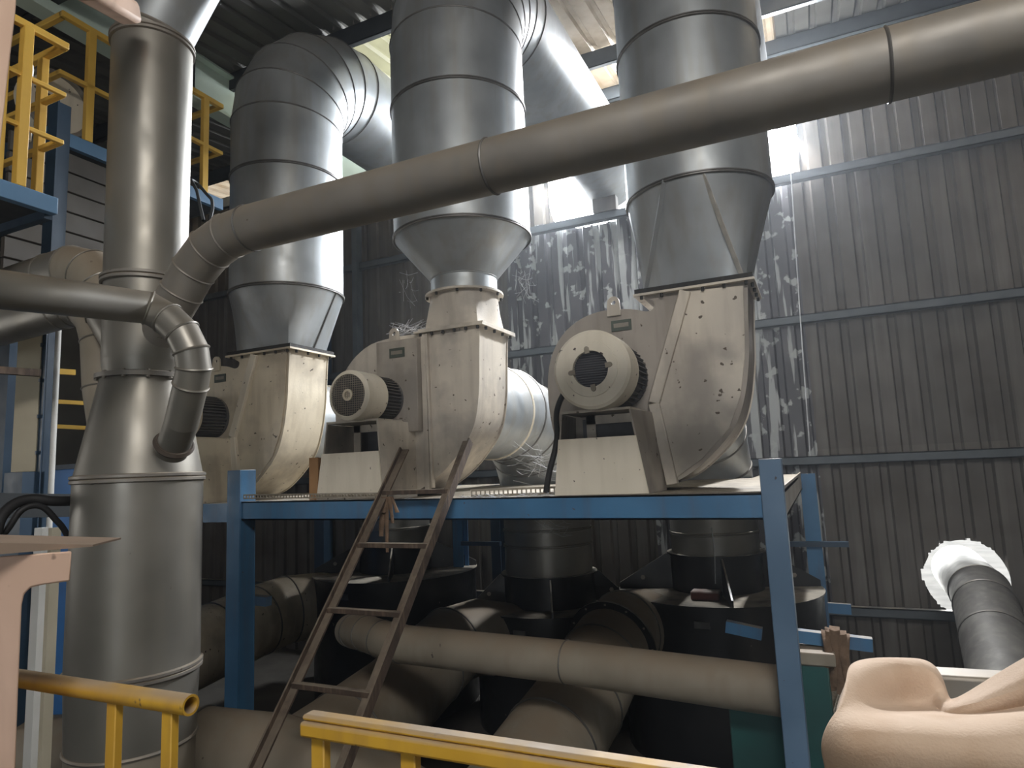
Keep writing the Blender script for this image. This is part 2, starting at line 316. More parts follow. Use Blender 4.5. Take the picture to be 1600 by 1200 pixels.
# screw tips hanging along the first purlin
sm = bpy.data.meshes.new('roof_screw'); _b = bmesh.new(); bmesh.ops.create_cone(_b, segments=6, radius1=.012, radius2=.006, depth=.05, cap_ends=True); _b.to_mesh(sm); _b.free(); sm.materials.append(wire_m)
for i in range(34):
    o = bpy.data.objects.new('roof_screw', sm); o.parent = ce; C.objects.link(o); o.location = (-8.2 + i * .286, 6.12 - (i % 2) * .03, roofz(6.1) - 7 - .03)
rb = MB()
g0, g1 = Vector((-7.0, 2.0, 7.83)), Vector((-7.0, 9.8, 7.70))
rb.bar(g0 - Vector((0, 0, .30)), g1 - Vector((0, 0, .30)), .03, .60); rb.bar(g0, g1, .22, .03); rb.bar(g0 - Vector((0, 0, .61)), g1 - Vector((0, 0, .61)), .22, .03)
struct(rb.build('trim_11', green_m, None, smooth=0), 'pale green roof beam running back above the far mezzanine')
for y in (5.45, 5.62): pass
struct(box((-7.09, 5.50, 7.25), (-6.985, 5.66, 7.80)).build('trim_12', navy), 'dark splice plate on the pale green roof beam')

hz = box((-14.3, -9.35, FL - .3), (7.35, 10.36, 9.3))  # haze volume added to imitate veiling glare and lift the dark tones
hm_ = bpy.data.materials.new('veil_haze'); hm_.use_nodes = True; _n = hm_.node_tree; _n.nodes.clear()
_o = _n.nodes.new('ShaderNodeOutputMaterial'); _v = _n.nodes.new('ShaderNodeVolumeScatter'); _v.inputs['Color'].default_value = (.86, .92, 1, 1); _v.inputs['Density'].default_value = .0022; _v.inputs['Anisotropy'].default_value = .55
_n.links.new(_v.outputs[0], _o.inputs['Volume'])
tag(hz.build('veil_haze', hm_, None, smooth=0), 'thin added haze that veils the hall and lifts its dark tones', 'haze', None, 'stuff')

# ------------------------------------------------------------------ platform
PY = 4.46
pf = thing('steel_platform', 'blue steel platform on posts carrying the three cream fans', 'platform', (-2.6, PY, 0))
def hpost(x, y, z0, z1, w=.135, m=blue_post):
    mb = MB(); t = .012
    mb.box((x - w / 2, y, z0), (x + w / 2, y + t, z1)); mb.box((x - w / 2, y + w - t, z0), (x + w / 2, y + w, z1)); mb.box((x - t / 2, y + t, z0), (x + t / 2, y + w - t, z1))
    return mb
lx0, lx1 = -5.07, -4.81
post_l = MB(); post_l.box((lx0 + .10, PY, FL), (lx1, PY + .012, 2.30)); post_l.box((lx0 + .10, PY + .012, FL), (lx0 + .112, PY + .19, 2.30)); post_l.box((lx0 + .1, PY + .178, FL), (lx1, PY + .19, 2.30)); post_l.box((lx1 - .012, PY + .012, FL), (lx1, PY + .178, 2.30))
post_l.build('post', blue, pf, bevel=.004)
hp = MB(); hp.box((-.357, PY, FL), (-.222, PY + .135, 2.20)); hp.build('post', blue_post, pf, bevel=.006)
for x in (-.16, -5.0): hpost(x, 8.74, FL, 2.0, .17, blue).build('post', blue, pf)
for nm, y0 in (('front_beam', PY),):
    mb = MB()
    zl, zr = (1.848, 2.035), (1.822, 1.985)
    def bx(y0, y1, dl0, dl1):
        mb.add([(lx1, y0, zl[0] + dl0), (-.357, y0, zr[0] + dl0), (-.357, y1, zr[0] + dl0), (lx1, y1, zl[0] + dl0), (lx1, y0, zl[0] + dl1), (-.357, y0, zr[0] + dl1), (-.357, y1, zr[0] + dl1), (lx1, y1, zl[0] + dl1)],
               [(0, 3, 2, 1), (4, 5, 6, 7), (0, 1, 5, 4), (1, 2, 6, 5), (2, 3, 7, 6), (3, 0, 4, 7)])
    bx(PY + .02, PY + .032, 0, .165); bx(PY + .02, PY + .09, 0, .012); bx(PY + .02, PY + .09, .153, .165)
    mb.build('front_beam', blue, pf, smooth=0)
box((-6.6, PY + .02, 1.83), (lx0 + .09, PY + .08, 2.0)).build('front_beam', blue, pf)
deck = mat('chequer_deck', (0.16, 0.14, 0.12), (0.11, 0.10, 0.085), 3, .8, .2, dust=(.30, .26, .2), dust_amt=.9)
for x0, x1 in ((-6.6, -4.95), (-4.94, -3.3), (-3.29, -1.7), (-1.69, -.23)): box((x0, PY + .03, 1.975), (x1, 7.70, 1.998)).build('deck_plate', deck, pf)
for x0, x1 in ((-6.6, -6.42), (-5.2, -4.12), (-2.88, -1.92), (-.70, -.25)): box((x0, 7.71, 1.975), (x1, 8.9, 1.998)).build('deck_plate', deck, pf)
sb = MB(); sb.box((-.245, PY + .137, 1.82), (-.23, 8.9, 2.02)); sb.box((-.30, PY + .137, 1.82), (-.23, 8.9, 1.835)); sb.build('side_beam', cream_dirty, pf, smooth=0).__setitem__('label', 'pale dusty side beam at the right end')
box((-6.6, 8.84, 1.80), (-.25, 8.9, 1.97)).build('back_beam', navy, pf)
box((-.45, 8.66, 1.15), (at(1326, 850, Y=8.7).x, 8.73, 1.21)).build('bracket', navy, pf)
pm = at(775, 860, Y=8.74).x; hpost(pm, 8.74, FL, 2.0, .15, navy).build('post', navy, pf)
box((at(722, 848, Y=8.7).x, 8.66, at(722, 852, Y=8.7).z), (pm + .1, 8.73, at(722, 846, Y=8.7).z)).build('bracket', navy, pf)
# perforated strips at the deck edge
def perforated(name, p, q, h, n, m, parent=None):
    p, q = Vector(p), Vector(q); mb = MB(); d = (q - p) / n; up = Vector((0, 0, h)); nr = (q - p).cross(Vector((0, 0, 1))).normalized() * .003
    for i in range(n):
        a = p + d * i
        for s0, s1, t0, t1 in ((0, .3, 0, 1), (.3, 1, 0, .28), (.3, 1, .72, 1)):
            vs = [a + d * s + up * t + o for o in (-nr, nr) for s, t in ((s0, t0), (s1, t0), (s1, t1), (s0, t1))]
            mb.add(vs, [(0, 3, 2, 1), (4, 5, 6, 7), (0, 1, 5, 4), (1, 2, 6, 5), (2, 3, 7, 6), (3, 0, 4, 7)])
    a = (q - p); mb.add([p - nr * 2, q - nr * 2, q - nr * 12, p - nr * 12], [(0, 1, 2, 3)])
    return mb.build(name, m, parent, smooth=0)
tag(perforated('perforated_tray', (-4.78, PY + .016, 2.036), (-3.30, PY + .016, 2.018), .042, 44, tray_m), 'perforated steel strip along the left deck edge under the first fan', 'cable tray', 'perforated strips on the deck edge')
tag(perforated('perforated_tray', (-2.5, 4.60, 2.0), (-1.80, 4.78, 2.0), .06, 20, tray_m), 'short perforated steel strip lying between the middle and right fans', 'cable tray', 'perforated strips on the deck edge')

# ------------------------------------------------------------------ fans
def crom(pts, n=4, closed=True):
    out = []; k = len(pts)
    for i in range(k):
        p0, p1, p2, p3 = (Vector((*pts[(i + j) % k], 0)) for j in (-1, 0, 1, 2))
        for s in range(n):
            t = s / n
            v = .5 * ((2 * p1) + (p2 - p0) * t + (2 * p0 - 5 * p1 + 4 * p2 - p3) * t * t + (3 * p1 - p0 - 3 * p2 + p3) * t ** 3); out.append((v.x, v.y))
    return out
YF, YB = 5.0, 5.56
BIG = [(1.02, .62), (1.00, .35), (.985, .10), (.93, -.21), (.83, -.445), (.62, -.66), (.43, -.785), (.2, -.845), (-.05, -.85), (-.28, -.79), (-.45, -.62), (-.54, -.35), (-.565, -.05), (-.53, .2), (-.42, .39), (-.25, .505), (-.05, .545), (.15, .525), (.27, .49), (.325, .505), (.335, .56), (.30, .62)]
MID = [(.92, .58), (.905, .35), (.885, .0), (.83, -.27), (.70, -.47), (.48, -.68), (.2, -.825), (-.1, -.85), (-.4, -.75), (-.58, -.45), (-.64, -.1), (-.58, .2), (-.45, .40), (-.22, .54), (.1, .575), (.325, .57), (.335, .575), (.34, .58)]
def outline(pts):                                    # smooth only the scroll, keep the outlet corners sharp
    body = crom(pts, 4); n = 4
    return [p for i, p in enumerate(body) if not (i % n and (i // n >= len(pts) - 1 or i // n == 0))]
def bolts(pts, r=.012, h=.03, ax=(0, 0, 1)):
    mb = MB()
    for p in pts: mb.rings([circ(Vector(p) - Vector(ax) * h / 2, ax, r, 6), circ(Vector(p) + Vector(ax) * h / 2, ax, r, 6)])
    return mb
def fan(cx, cz, shape, kind, label):
    f = thing('centrifugal_fan', label, 'fan', (cx, YF, 2.0), 'cream centrifugal fans on the platform')
    ol = [(cx + x, cz + z) for x, z in outline(shape)]
    hm = cream if kind == 1 else cream_grey; hk = cream_soot if kind == 3 else hm
    MB().prism(ol, YF, YB).build('scroll_housing', hk, f, bevel=.004)
    # thin rims of the two side plates stand proud of the scroll sheet
    c = Vector((cx + .15, cz - .1, 0))
    def rim(y0, y1, s=.012):
        o = [Vector((a, b, 0)) + (Vector((a, b, 0)) - c).normalized() * s for a, b in ol]
        return MB().prism([(p.x, p.y) for p in o if True], y0, y1)
    rim(YF - .008, YF).build('side_plate', hk, f); rim(YB, YB + .008).build('side_plate', hm, f)
    xr = cx + shape[0][0]; xl = cx + (.25 if kind != 2 else .34); zt = cz + shape[0][1]
    # outlet flange
    box((xl - .06, YF - .06, zt), (xr + .06, YB + .06, zt + .018)).build('outlet_flange', hm, f)
    fb = [(xl + (xr - xl) * t, YF - .035, zt - .012) for t in (.0, .2, .4, .6, .8, 1)] + [(xr + .035, YF + (YB - YF) * t, zt - .012) for t in (.1, .4, .7, 1)]
    for b in fb: bolts([b], .013, .03).build('flange_bolt', gasket, f, smooth=0)
    if kind != 2:
        # raised cover plate to the right of a slanted stiffener
        pl = [(cx + .60, zt - .005), (cx + .30, cz - .22), (cx + .40, cz - .79)] + [(cx + x * .985, cz + z * .985) for x, z in [(.43, -.785), (.62, -.66), (.83, -.445), (.93, -.21), (.985, .10), (1.0, .35), (1.012, .60)]]
        MB().prism(pl, YF - .022, YF - .008).build('cover_plate', hm, f, bevel=.004)
        st = MB(); st.bar((cx + .585, YF - .03, zt - .01), (cx + .29, YF - .03, cz - .22), .085, .06, (0, 1, 0)); st.bar((cx + .29, YF - .03, cz - .22), (cx + .385, YF - .03, cz - .83), .085, .06, (0, 1, 0)); st.build('stiffener', cream_clean if kind == 1 else hm, f, bevel=.008)
    else:
        st = MB(); st.bar((cx + .36, YF - .02, zt - .01), (cx + .37, YF - .02, cz - .84), .05, .03, (0, 1, 0)); st.bar((cx + .40, YF - .02, zt - .01), (cx + .42, YF - .02, cz - .80), .02, .05, (0, 1, 0)); st.build('stiffener', hm, f, bevel=.004)
        box((cx - .10, YF - .10, cz - .30), (cx + .335, YF - .008, cz + .535)).build('mount_plate', cream_soot, f, bevel=.006)
    # lifting lug and nameplate
    lx = cx + (.02 if kind != 2 else .08); ly = YF - .008 if kind != 2 else YF - .06; lz = cz + .53
    lg = [(lx - .055, lz - .03), (lx + .055, lz - .03), (lx + .05, lz + .06)] + [(lx + .05 * math.cos(a), lz + .075 + .05 * math.sin(a)) for a in [PI * i / 8 for i in range(1, 8)]] + [(lx - .05, lz + .06)]
    lug = MB(); hole = [(lx + .02 * math.cos(a), lz + .075 + .02 * math.sin(a)) for a in [2 * PI * i / len(lg) - .9 for i in range(len(lg))]]
    n = len(lg)
    for y, fl in ((ly - .02, 0), (ly, 1)):
        lug.add([(a, y, b) for a, b in lg] + [(a, y, b) for a, b in hole], [(i, (i + 1) % n, n + (i + 1) % n, n + i) for i in range(n)])
    lug.add([(a, y, b) for y in (ly - .02, ly) for a, b in lg], [(i, (i + 1) % n, n + (i + 1) % n, n + i) for i in range(n)])
    lug.add([(a, y, b) for y in (ly - .02, ly) for a, b in hole], [(i, (i + 1) % n, n + (i + 1) % n, n + i) for i in range(n)])
    lug.build('lifting_lug', hm, f, smooth=40)
    py = YF - .012 if kind != 2 else YF - .104
    np_ = box((lx - .03, py - .006, lz - .155), (lx + .13, py + .004, lz - .07)).build('nameplate', duct_tag, f)
    box((lx - .01, py - .009, lz - .128), (lx + .11, py - .006, lz - .095)).build('plate_mark', wire_m, np_)
    # motor
    R = {1: .235, 2: .21, 3: .28}[kind]; y0 = 4.36; y1 = 4.60 if kind == 3 else 4.64; yb = YF - (.10 if kind == 2 else .012)
    mt = MB().rings([circ((cx, y, cz), (0, 1, 0), R * .80, 36) for y in (y1 - .02, yb)])
    mo = mt.build('motor', fin_grey, f)
    fn = MB()
    for i in range(40):
        a = 2 * PI * i / 40
        d = Vector((math.cos(a), 0, math.sin(a))); p = Vector((cx, y1 - .01, cz)) + d * R * .86; q = Vector((cx, yb - .03, cz)) + d * R * .86
        fn.bar(p, q, .007, R * .16, d)
    fo = fn.build('cooling_fins', fin_grey, mo, smooth=0)
    MB().rings([circ((cx, y, cz), (0, 1, 0), R * .9, 36) for y in (yb - .03, yb)]).build('mounting_ring', fin_grey, mo)
    cw = MB()
    ro = R; prof = [(ro, y1), (ro, y0 + .02), (ro - .02, y0), (ro * .70, y0 - .004)]
    if kind == 3: prof += [(ro * .69, y0 - .012), (ro * .46, y0 - .016), (ro * .455, y0 + .02)]
    else: prof = prof[:3] + [(ro * .84, y0 - .002), (ro * .83, y0 + .012)]
    cw.rings([circ((cx, y, cz), (0, 1, 0), r, 44) for r, y in prof], cap=False)
    cw.rings([circ((cx, y1, cz), (0, 1, 0), ro, 44), circ((cx, y1, cz), (0, 1, 0), ro * .8, 44)], cap=False)
    cow = cw.build('fan_cowl', cream_clean if kind != 1 else hm, mo, smooth=40)
    rg = ro * (.46 if kind == 3 else .84)
    MB().rings([circ((cx, y0 + .035, cz), (0, 1, 0), rg, 32), circ((cx, y0 + .045, cz), (0, 1, 0), rg, 32)]).build('grille_back', grille_m, mo)
    gr = MB(); nb = 15 if kind == 3 else 19
    for i in range(1, nb):
        t = -1 + 2 * i / nb; h = math.sqrt(1 - t * t) * rg
        gr.bar((cx - h, y0 + .01, cz + t * rg), (cx + h, y0 + .01, cz + t * rg), .0045, .0045)
        if kind != 3: gr.bar((cx + t * rg, y0 + .008, cz - h), (cx + t * rg, y0 + .008, cz + h), .0045, .0045)
    gr.build('grille', wire_m if kind != 3 else fin_grey, mo, smooth=0)
    if kind == 3:
        for a in range(4):
            d = Vector((math.cos(a * PI / 2 + .12), 0, math.sin(a * PI / 2 + .12)))
            t = MB(); p = Vector((cx, y0 - .018, cz)); t.bar(p + d * rg * .86, p + d * rg * 1.12, .035, .008, (0, 1, 0)); t.rings([circ(p + d * rg * 1.12 + Vector((0, k, 0)), (0, 1, 0), .017, 10) for k in (-.006, .006)])
            t.build('grille_clip', cream_dirty, mo)
    else:
        MB().rings([circ((cx, y, cz), (0, 1, 0), r, 20) for r, y in ((.05, y0 + .012), (.05, y0 - .004), (.03, y0 - .006), (.028, y0 + .03))]).build('grille_hub', cream, mo)
    # pedestal: trapezoid side plates, top plate, half-height front panel, window frame behind
    pz = cz - R - .005; py0 = 4.52
    bx0, bx1, tx0, tx1 = (cx - .37, cx + .315, cx - .30, cx + .22) if kind != 2 else (cx - .46, cx + .23, cx - .36, cx + .18)
    pd = MB()
    pd.add([(tx0, py0, pz), (tx1, py0, pz), (tx1, YF - .008, pz), (tx0, YF - .008, pz), (tx0, py0, pz + .018), (tx1, py0, pz + .018), (tx1, YF - .008, pz + .018), (tx0, YF - .008, pz + .018)], [(0, 3, 2, 1), (4, 5, 6, 7), (0, 1, 5, 4), (1, 2, 6, 5), (2, 3, 7, 6), (3, 0, 4, 7)])
    ped = pd.build('pedestal', hm, f, smooth=0)
    def slab(a, b, c_, d_, t, nm, m, par):           # quad with thickness along its normal
        a, b, c_, d_ = (Vector(v) for v in (a, b, c_, d_)); nn = (b - a).cross(d_ - a).normalized() * t
        return MB().add([a, b, c_, d_, a + nn, b + nn, c_ + nn, d_ + nn], [(0, 3, 2, 1), (4, 5, 6, 7), (0, 1, 5, 4), (1, 2, 6, 5), (2, 3, 7, 6), (3, 0, 4, 7)]).build(nm, m, par, smooth=0)
    for s, bxx, txx in ((1, bx1, tx1), (-1, bx0, tx0)):
        slab((bxx, py0, 2.0), (bxx + s * .02, YF - .008, 2.0), (txx + s * .06, YF - .008, pz), (txx, py0, pz), -s * .012, 'pedestal_side', hk, ped)
    t = .40 / (pz - 2.0)
    mx0, mx1 = bx0 + (tx0 - bx0) * t, bx1 + (tx1 - bx1) * t
    slab((bx0, py0 - .006, 2.0), (bx1, py0 - .006, 2.0), (mx1, py0 - .006, 2.40), (mx0, py0 - .006, 2.40), .012, 'pedestal_panel', cream_clean, ped)
    w = MB(); yw = py0 + .22
    w.box((tx0 + .12, yw, pz - .075), (tx1 + .02, yw + .012, pz - .01)); w.box((tx0 + .12, yw, 2.05), (tx0 + .19, yw + .012, pz - .01)); w.build('window_frame', hm, ped, smooth=0)
    box((tx0 + .02, YF - .05, 2.02), (tx1 - .02, YF - .03, pz - .02)).build('back_panel', fin_grey, ped)
    return f
F3 = fan(-1.39, 2.87, BIG, 3, 'cream fan at the right end with a round-cowled motor facing the viewer')
F2 = fan(-3.50, 2.87, MID, 2, 'middle cream fan behind the ladder, mesh-fronted motor on its pedestal')
F1 = fan(-5.75, 2.87, BIG, 1, 'cream fan at the left end, brightly lit on its curved right side')
# electric cables of the fans
def cable(name, path, r, label, m=cable_m, cat='cable', grp=None):
    cu = bpy.data.curves.new(name, 'CURVE'); cu.dimensions = '3D'; cu.bevel_depth = r; cu.bevel_resolution = 2; s = cu.splines.new('BEZIER'); s.bezier_points.add(len(path) - 1)
    for b, p in zip(s.bezier_points, path): b.co = p; b.handle_left_type = b.handle_right_type = 'AUTO'
    tmp = bpy.data.objects.new('tmp', cu); C.objects.link(tmp); bpy.context.view_layer.update()
    me = bpy.data.meshes.new_from_object(tmp.evaluated_get(bpy.context.evaluated_depsgraph_get())); bpy.data.objects.remove(tmp); bpy.data.curves.remove(cu)
    me.name = name; me.materials.clear(); me.materials.append(m); o = bpy.data.objects.new(name, me); C.objects.link(o); return tag(o, label, cat, grp)
cable('power_cable', [(-1.68, 4.75, 2.85), (-1.78, 4.70, 2.65), (-1.77, 4.62, 2.40), (-1.83, 4.58, 2.15), (-1.86, 4.58, 2.02)], .022, 'thick black cable hanging down left of the right fan pedestal')
cable('power_cable', [(-5.62, 4.85, 2.62), (-5.55, 4.7, 2.45), (-5.62, 4.66, 2.30), (-5.5, 4.62, 2.02)], .018, 'dark cable hanging in front of the left fan')
cable('power_cable', [(-5.56, 4.85, 2.60), (-5.50, 4.72, 2.44), (-5.56, 4.68, 2.28), (-5.46, 4.64, 2.02)], .015, 'second thinner cable beside the dark one on the left fan')

# ------------------------------------------------------------------ discharge ducts
def duct_run(d, path, r, m, nm, seg=40, bands=(), bead=.012, bm_=None, first=0):
    rs = miter(path, r, seg)
    for i in range(len(rs) - 1): MB().rings(rs[i:i + 2], cap=False).build(nm[i] if isinstance(nm, list) else nm, m, d)
    for i in bands: band(rs[i], bead).build('joint_band', bm_ or m, d)
    return rs
def square_ring(x0, x1, y0, y1, z, cx, cy, seg=40):
    out = []
    for i in range(seg):
        a = 2 * PI * i / seg; dx, dy = math.cos(a), math.sin(a)
        hx = (x1 if dx > 0 else x0) - cx; hy = (y1 if dy > 0 else y0) - cy
        t = min(abs(hx / dx) if abs(dx) > 1e-6 else 1e9, abs(hy / dy) if abs(dy) > 1e-6 else 1e9)
        out.append(Vector((cx + dx * t, cy + dy * t, z)))
    return out
def zring(cx, cy, r, z, seg=40): return [Vector((cx + r * math.cos(2 * PI * i / seg), cy + r * math.sin(2 * PI * i / seg), z)) for i in range(seg)]
def discharge(cx, cy, r, fx0, fx1, zt, zm, zs, zaxis, kind, label, seams=(), yend=10.4):
    d = thing('discharge_duct', label, 'duct', (cx, cy, zt + .02), 'galvanised discharge ducts rising from the fans')
    if kind != 2:
        box((fx0 - .05, YF - .05, zt + .0185), (fx1 + .05, YB + .05, zt + .055)).build('flange_gasket', gasket, d)
        tr = MB(); a = square_ring(fx0, fx1, YF, YB, zt + .055, cx, cy); b = zring(cx, cy, r, zm)
        tr.rings([[p.lerp(q, t) for p, q in zip(a, b)] for t in (0, .25, .5, .75, 1)], cap=False)
        tr.build('transition', galv, d)
        
        if kind == 1: MB().bar((fx1 + .004, YF + .34, zt + .06), (cx + r * .985, cy + .10, zm), .012, .02).build('standing_seam', galv_seam, d)
        for x in (fx0 + .03, fx1 - .03) if kind == 3 else (): MB().bar((x, YF - .004, zt + .06), (cx + (x - cx) * .38, cy - r * .965, zm), .035, .012).build('corner_seam', pale_seam if x > cx else galv, d)  # right corner seam is paler than the left one
    else:
        sq = square_ring(cx - .46, cx + .44, YF - .02, YB + .02, zt + .018, cx, cy); rr = zring(cx, cy, .315, zt + .36)
        box((fx0 - .02, YF - .05, zt + .0185), (fx1 + .06, YB + .06, zt + .034)).build('base_flange', cream_grey, d)
        sq = square_ring(fx0 + .01, fx1 - .01, YF + .01, YB - .01, zt + .034, cx, cy)
        MB().rings([[p.lerp(q, t) for p, q in zip(sq, rr)] for t in (0, .33, .66, 1)], cap=False).build('cone_adapter', cream_grey, d)
        lathe((cx, cy), [(.315, zt + .355), (.365, zt + .355), (.365, zt + .375), (.315, zt + .375)], 40).build('round_flange', cream_grey, d)
        for i in range(10):
            a = 2 * PI * i / 10; bolts([(cx + .345 * math.cos(a), cy + .345 * math.sin(a), zt + .35)], .012, .04).build('flange_bolt', gasket, d, smooth=0)
        lathe((cx, cy), [(.31, zt + .375), (.31, zt + .52)], 40, False).build('collar', galv, d)
        lathe((cx, cy), [(.31, zt + .52), (r, zm)], 48, False).build('reducer', galv, d)
        band(zring(cx, cy, .31, zt + .52), .008).build('joint_band', galv, d)
    straight = [zm] + list(seams) + [zs]
    for z0, z1 in zip(straight[:-1], straight[1:-1]): lathe((cx, cy), [(r, z0), (r, z1)], 48, False).build('duct_section', galv, d)
    for i, z in enumerate(straight[:-1]):
        lathe((cx, cy), [(r + .001, z - .018), (r + .014, z - .012), (r + .014, z - .003), (r + .004, z), (r + .014, z + .003), (r + .014, z + .012), (r + .001, z + .018)], 48, False).build('joint_band', galv_seam, d)
    R = zaxis - zs
    path = arc((cx, cy, zs), (0, 0, 1), (0, 1, 0), R, 5)
    # lobster-back elbow: straight gores between the bend points
    rs = miter([(cx, cy, straight[-2])] + path + [(cx, yend, zaxis - .02)], r, 48)
    MB().rings(rs[0:2], cap=False).build('duct_section', galv, d); rs = rs[1:]
    for i in range(5): MB().rings(rs[i:i + 2], cap=False).build('elbow_segment', galv, d)
    for i in range(0, 6): band(rs[i], .009).build('seam_bead', galv_seam, d)
    MB().rings(rs[5:7], cap=False).build('duct_section', galv, d)
    return d
D1 = discharge(-5.03, 5.28, .585, -5.50, -4.73, 3.49, 4.13, 6.0, 6.9, 1, 'galvanised duct bending back above the left fan', (5.40,))
D2 = discharge(-2.87, 5.28, .64, -3.16, -2.58, 3.45, 4.36, 6.25, 7.12, 2, 'widest galvanised duct with a funnel base above the middle fan', (5.62,))
D3 = discharge(-.70, 5.28, .565, -1.14, -.37, 3.49, 4.28, 6.15, 7.0, 3, 'galvanised duct rising above the right fan behind the long pipe', (5.52,))
# bracket block seen in the wall gap
bk = at(945, 314, Y=9.9)
tag(box((bk.x - .19, 9.85, 6.235), (bk.x + .19, 10.0, 6.47)).build('support_block', wall_top_m), 'brown support block sitting on the girt below the middle duct', 'bracket')

# ------------------------------------------------------------------ drums and suction ducts below the deck
def drum(cx, cy, r, ztop, hcone, pr_, zdeck, label, bands, rot=-1.31):
    d = thing('black_drum', label, 'drum', (cx, cy, FL), 'black collecting drums under the platform')
    lathe((cx, cy), [(r, FL), (r, ztop)], 56).build('shell', black, d)
    lathe((cx, cy), [(r + .02, ztop), (r + .02, ztop + .02), (pr_ * .9, ztop + .02)], 56).build('lid', black, d, smooth=30)
    lathe((cx, cy), [(pr_ + .02, ztop + .02), (pr_ + .02, ztop + hcone - .02), (pr_ + .06, ztop + hcone - .02), (pr_ + .06, ztop + hcone), (pr_, ztop + hcone)], 40).build('collar', black, d, smooth=30)
    for i in range(4):
        a = 2 * PI * i / 4 + rot; dx, dy = math.cos(a), math.sin(a); t = Vector((-dy, dx, 0)) * .01
        ri, ro = pr_ + .02, r + .01
        P = [Vector((cx + dx * q, cy + dy * q, z)) for q, z in ((ri, ztop + .02), (ro, ztop + .02), (ro, ztop + .09), (ri + .06, ztop + hcone - .02), (ri, ztop + hcone - .02))]
        g = MB().rings([[p - t for p in P], [p + t for p in P]]).build('gusset', black, d, smooth=0)
        c = Vector((cx + dx * (ri + (ro - ri) * .55), cy + dy * (ri + (ro - ri) * .55), ztop + .15)); bolts([c - t], .03, .012, t).build('gusset_hole', wire_m, g); bolts([c + t], .03, .012, t).build('gusset_hole', wire_m, g)
    # low dusty plates between lid and collar at the rear
    box((cx - .10, cy - r - .012, ztop - .20), (cx + .06, cy - r + .02, ztop - .13)).build('label_plate', galv_seam, d)
    s = thing('suction_pipe', 'galvanised pipe entering ' + label.split(',')[0], 'pipe', (cx, cy, ztop + hcone), 'galvanised pipes entering the drums')
    zs = [ztop + hcone] + bands + [zdeck]
    for z0, z1 in zip(zs, zs[1:]): lathe((cx, cy), [(pr_, z0), (pr_, z1)], 40, False).build('duct_section', galv_stack, s)
    for z in bands: lathe((cx, cy), [(pr_, z - .02), (pr_ + .016, z - .015), (pr_ + .016, z - .004), (pr_ + .004, z), (pr_ + .016, z + .004), (pr_ + .016, z + .015), (pr_, z + .02)], 40, False).build('joint_band', galv_stack, s)
    return d, s
DY = 8.4
d3, s3 = drum(-1.25, DY, 1.15, .68, .45, .51, 1.66, 'the black drum at the right, a red block on its lid', [1.36])
d2, s2 = drum(-3.42, DY, .98, .42, .42, .58, 1.66, 'the middle black drum below the deck', [1.20, 1.40], -1.17)
d1, s1 = drum(-5.87, DY, 1.18, .78, .42, .51, 1.66, 'the black drum behind the ladder', [1.42], -1.05)
def elbow_inlet(cx, cz, r, r2, label):
    d = thing('inlet_duct', label, 'duct', (cx, YB + .01, cz), 'galvanised inlet elbows behind the fans')
    path = [Vector((cx, YB + .01, cz)), Vector((cx, 6.85, cz))] + arc((cx, 7.2, cz), (0, 1, 0), (0, 0, -1), 1.2, 4) + [Vector((cx, DY, 1.655))]
    n = len(path); rr = miter(path[:-1], [r + (r2 - r) * max(0, i - 1) / (n - 3) for i in range(n - 1)], 44)
    for i in range(n - 2): MB().rings(rr[i:i + 2], cap=False).build('elbow_segment' if i > 0 else 'duct_section', galv, d)
    for i in range(1, n - 2): band(rr[i], .014 if i > 1 else .018).build('seam_bead', cream_clean if i == 1 else galv_seam, d)
    return d
elbow_inlet(-3.42, 2.87, .54, .58, 'galvanised elbow with cobwebs behind the middle fan')
elbow_inlet(-1.25, 2.87, .50, .51, 'galvanised elbow half hidden behind the right fan')
elbow_inlet(-5.87, 2.87, .52, .51, 'galvanised elbow in the gap between the left and middle fans')

# ------------------------------------------------------------------ the tall stack with its side pipes
SX, SY = -3.87, 2.80
st = thing('exhaust_stack', 'tall galvanised stack at the left with pipes joining it', 'duct', (SX, SY, FL))
for a, b, nm in (((.243, 3.50), (.247, 5.16), 'stack_section'), ((.236, 2.98), (.243, 3.50), 'stack_section'), ((.225, 2.90), (.236, 2.98), 'stack_section'), ((.24, 2.86), (.36, 2.245), 'stack_cone'), ((.36, 2.245), (.362, 1.11), 'stack_section'), ((.36, 1.11), (.345, .70), 'stack_section'), ((.345, .70), (.30, FL), 'stack_base')):
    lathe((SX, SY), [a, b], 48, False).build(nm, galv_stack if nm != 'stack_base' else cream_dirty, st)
for r, z in ((.247, 3.50), (.36, 2.245), (.362, 1.11), (.247, 5.16)):
    lathe((SX, SY), [(r, z - .028), (r + .014, z - .022), (r + .014, z - .006), (r + .006, z), (r + .016, z + .005), (r + .016, z + .02), (r, z + .026)], 48, False).build('joint_band', galv_dusty, st)
band(circ((SX, SY, .70), (0, 0, 1), .346, 48), .012).build('joint_band', galv_dusty, st)
fl = lathe((SX, SY), [(.225, 2.862), (.268, 2.862), (.268, 2.885), (.268, 2.89), (.225, 2.90)], 48, False).build('flange', galv_dusty, st)
lathe((SX, SY), [(.236, 3.00), (.238, 3.04)], 48, False).build('joint_band', galv_stack, st)
for i in range(12):
    a = 2 * PI * i / 12; bolts([(SX + .255 * math.cos(a), SY + .255 * math.sin(a), 2.875)], .012, .05).build('flange_bolt', wire_m, fl, smooth=0)
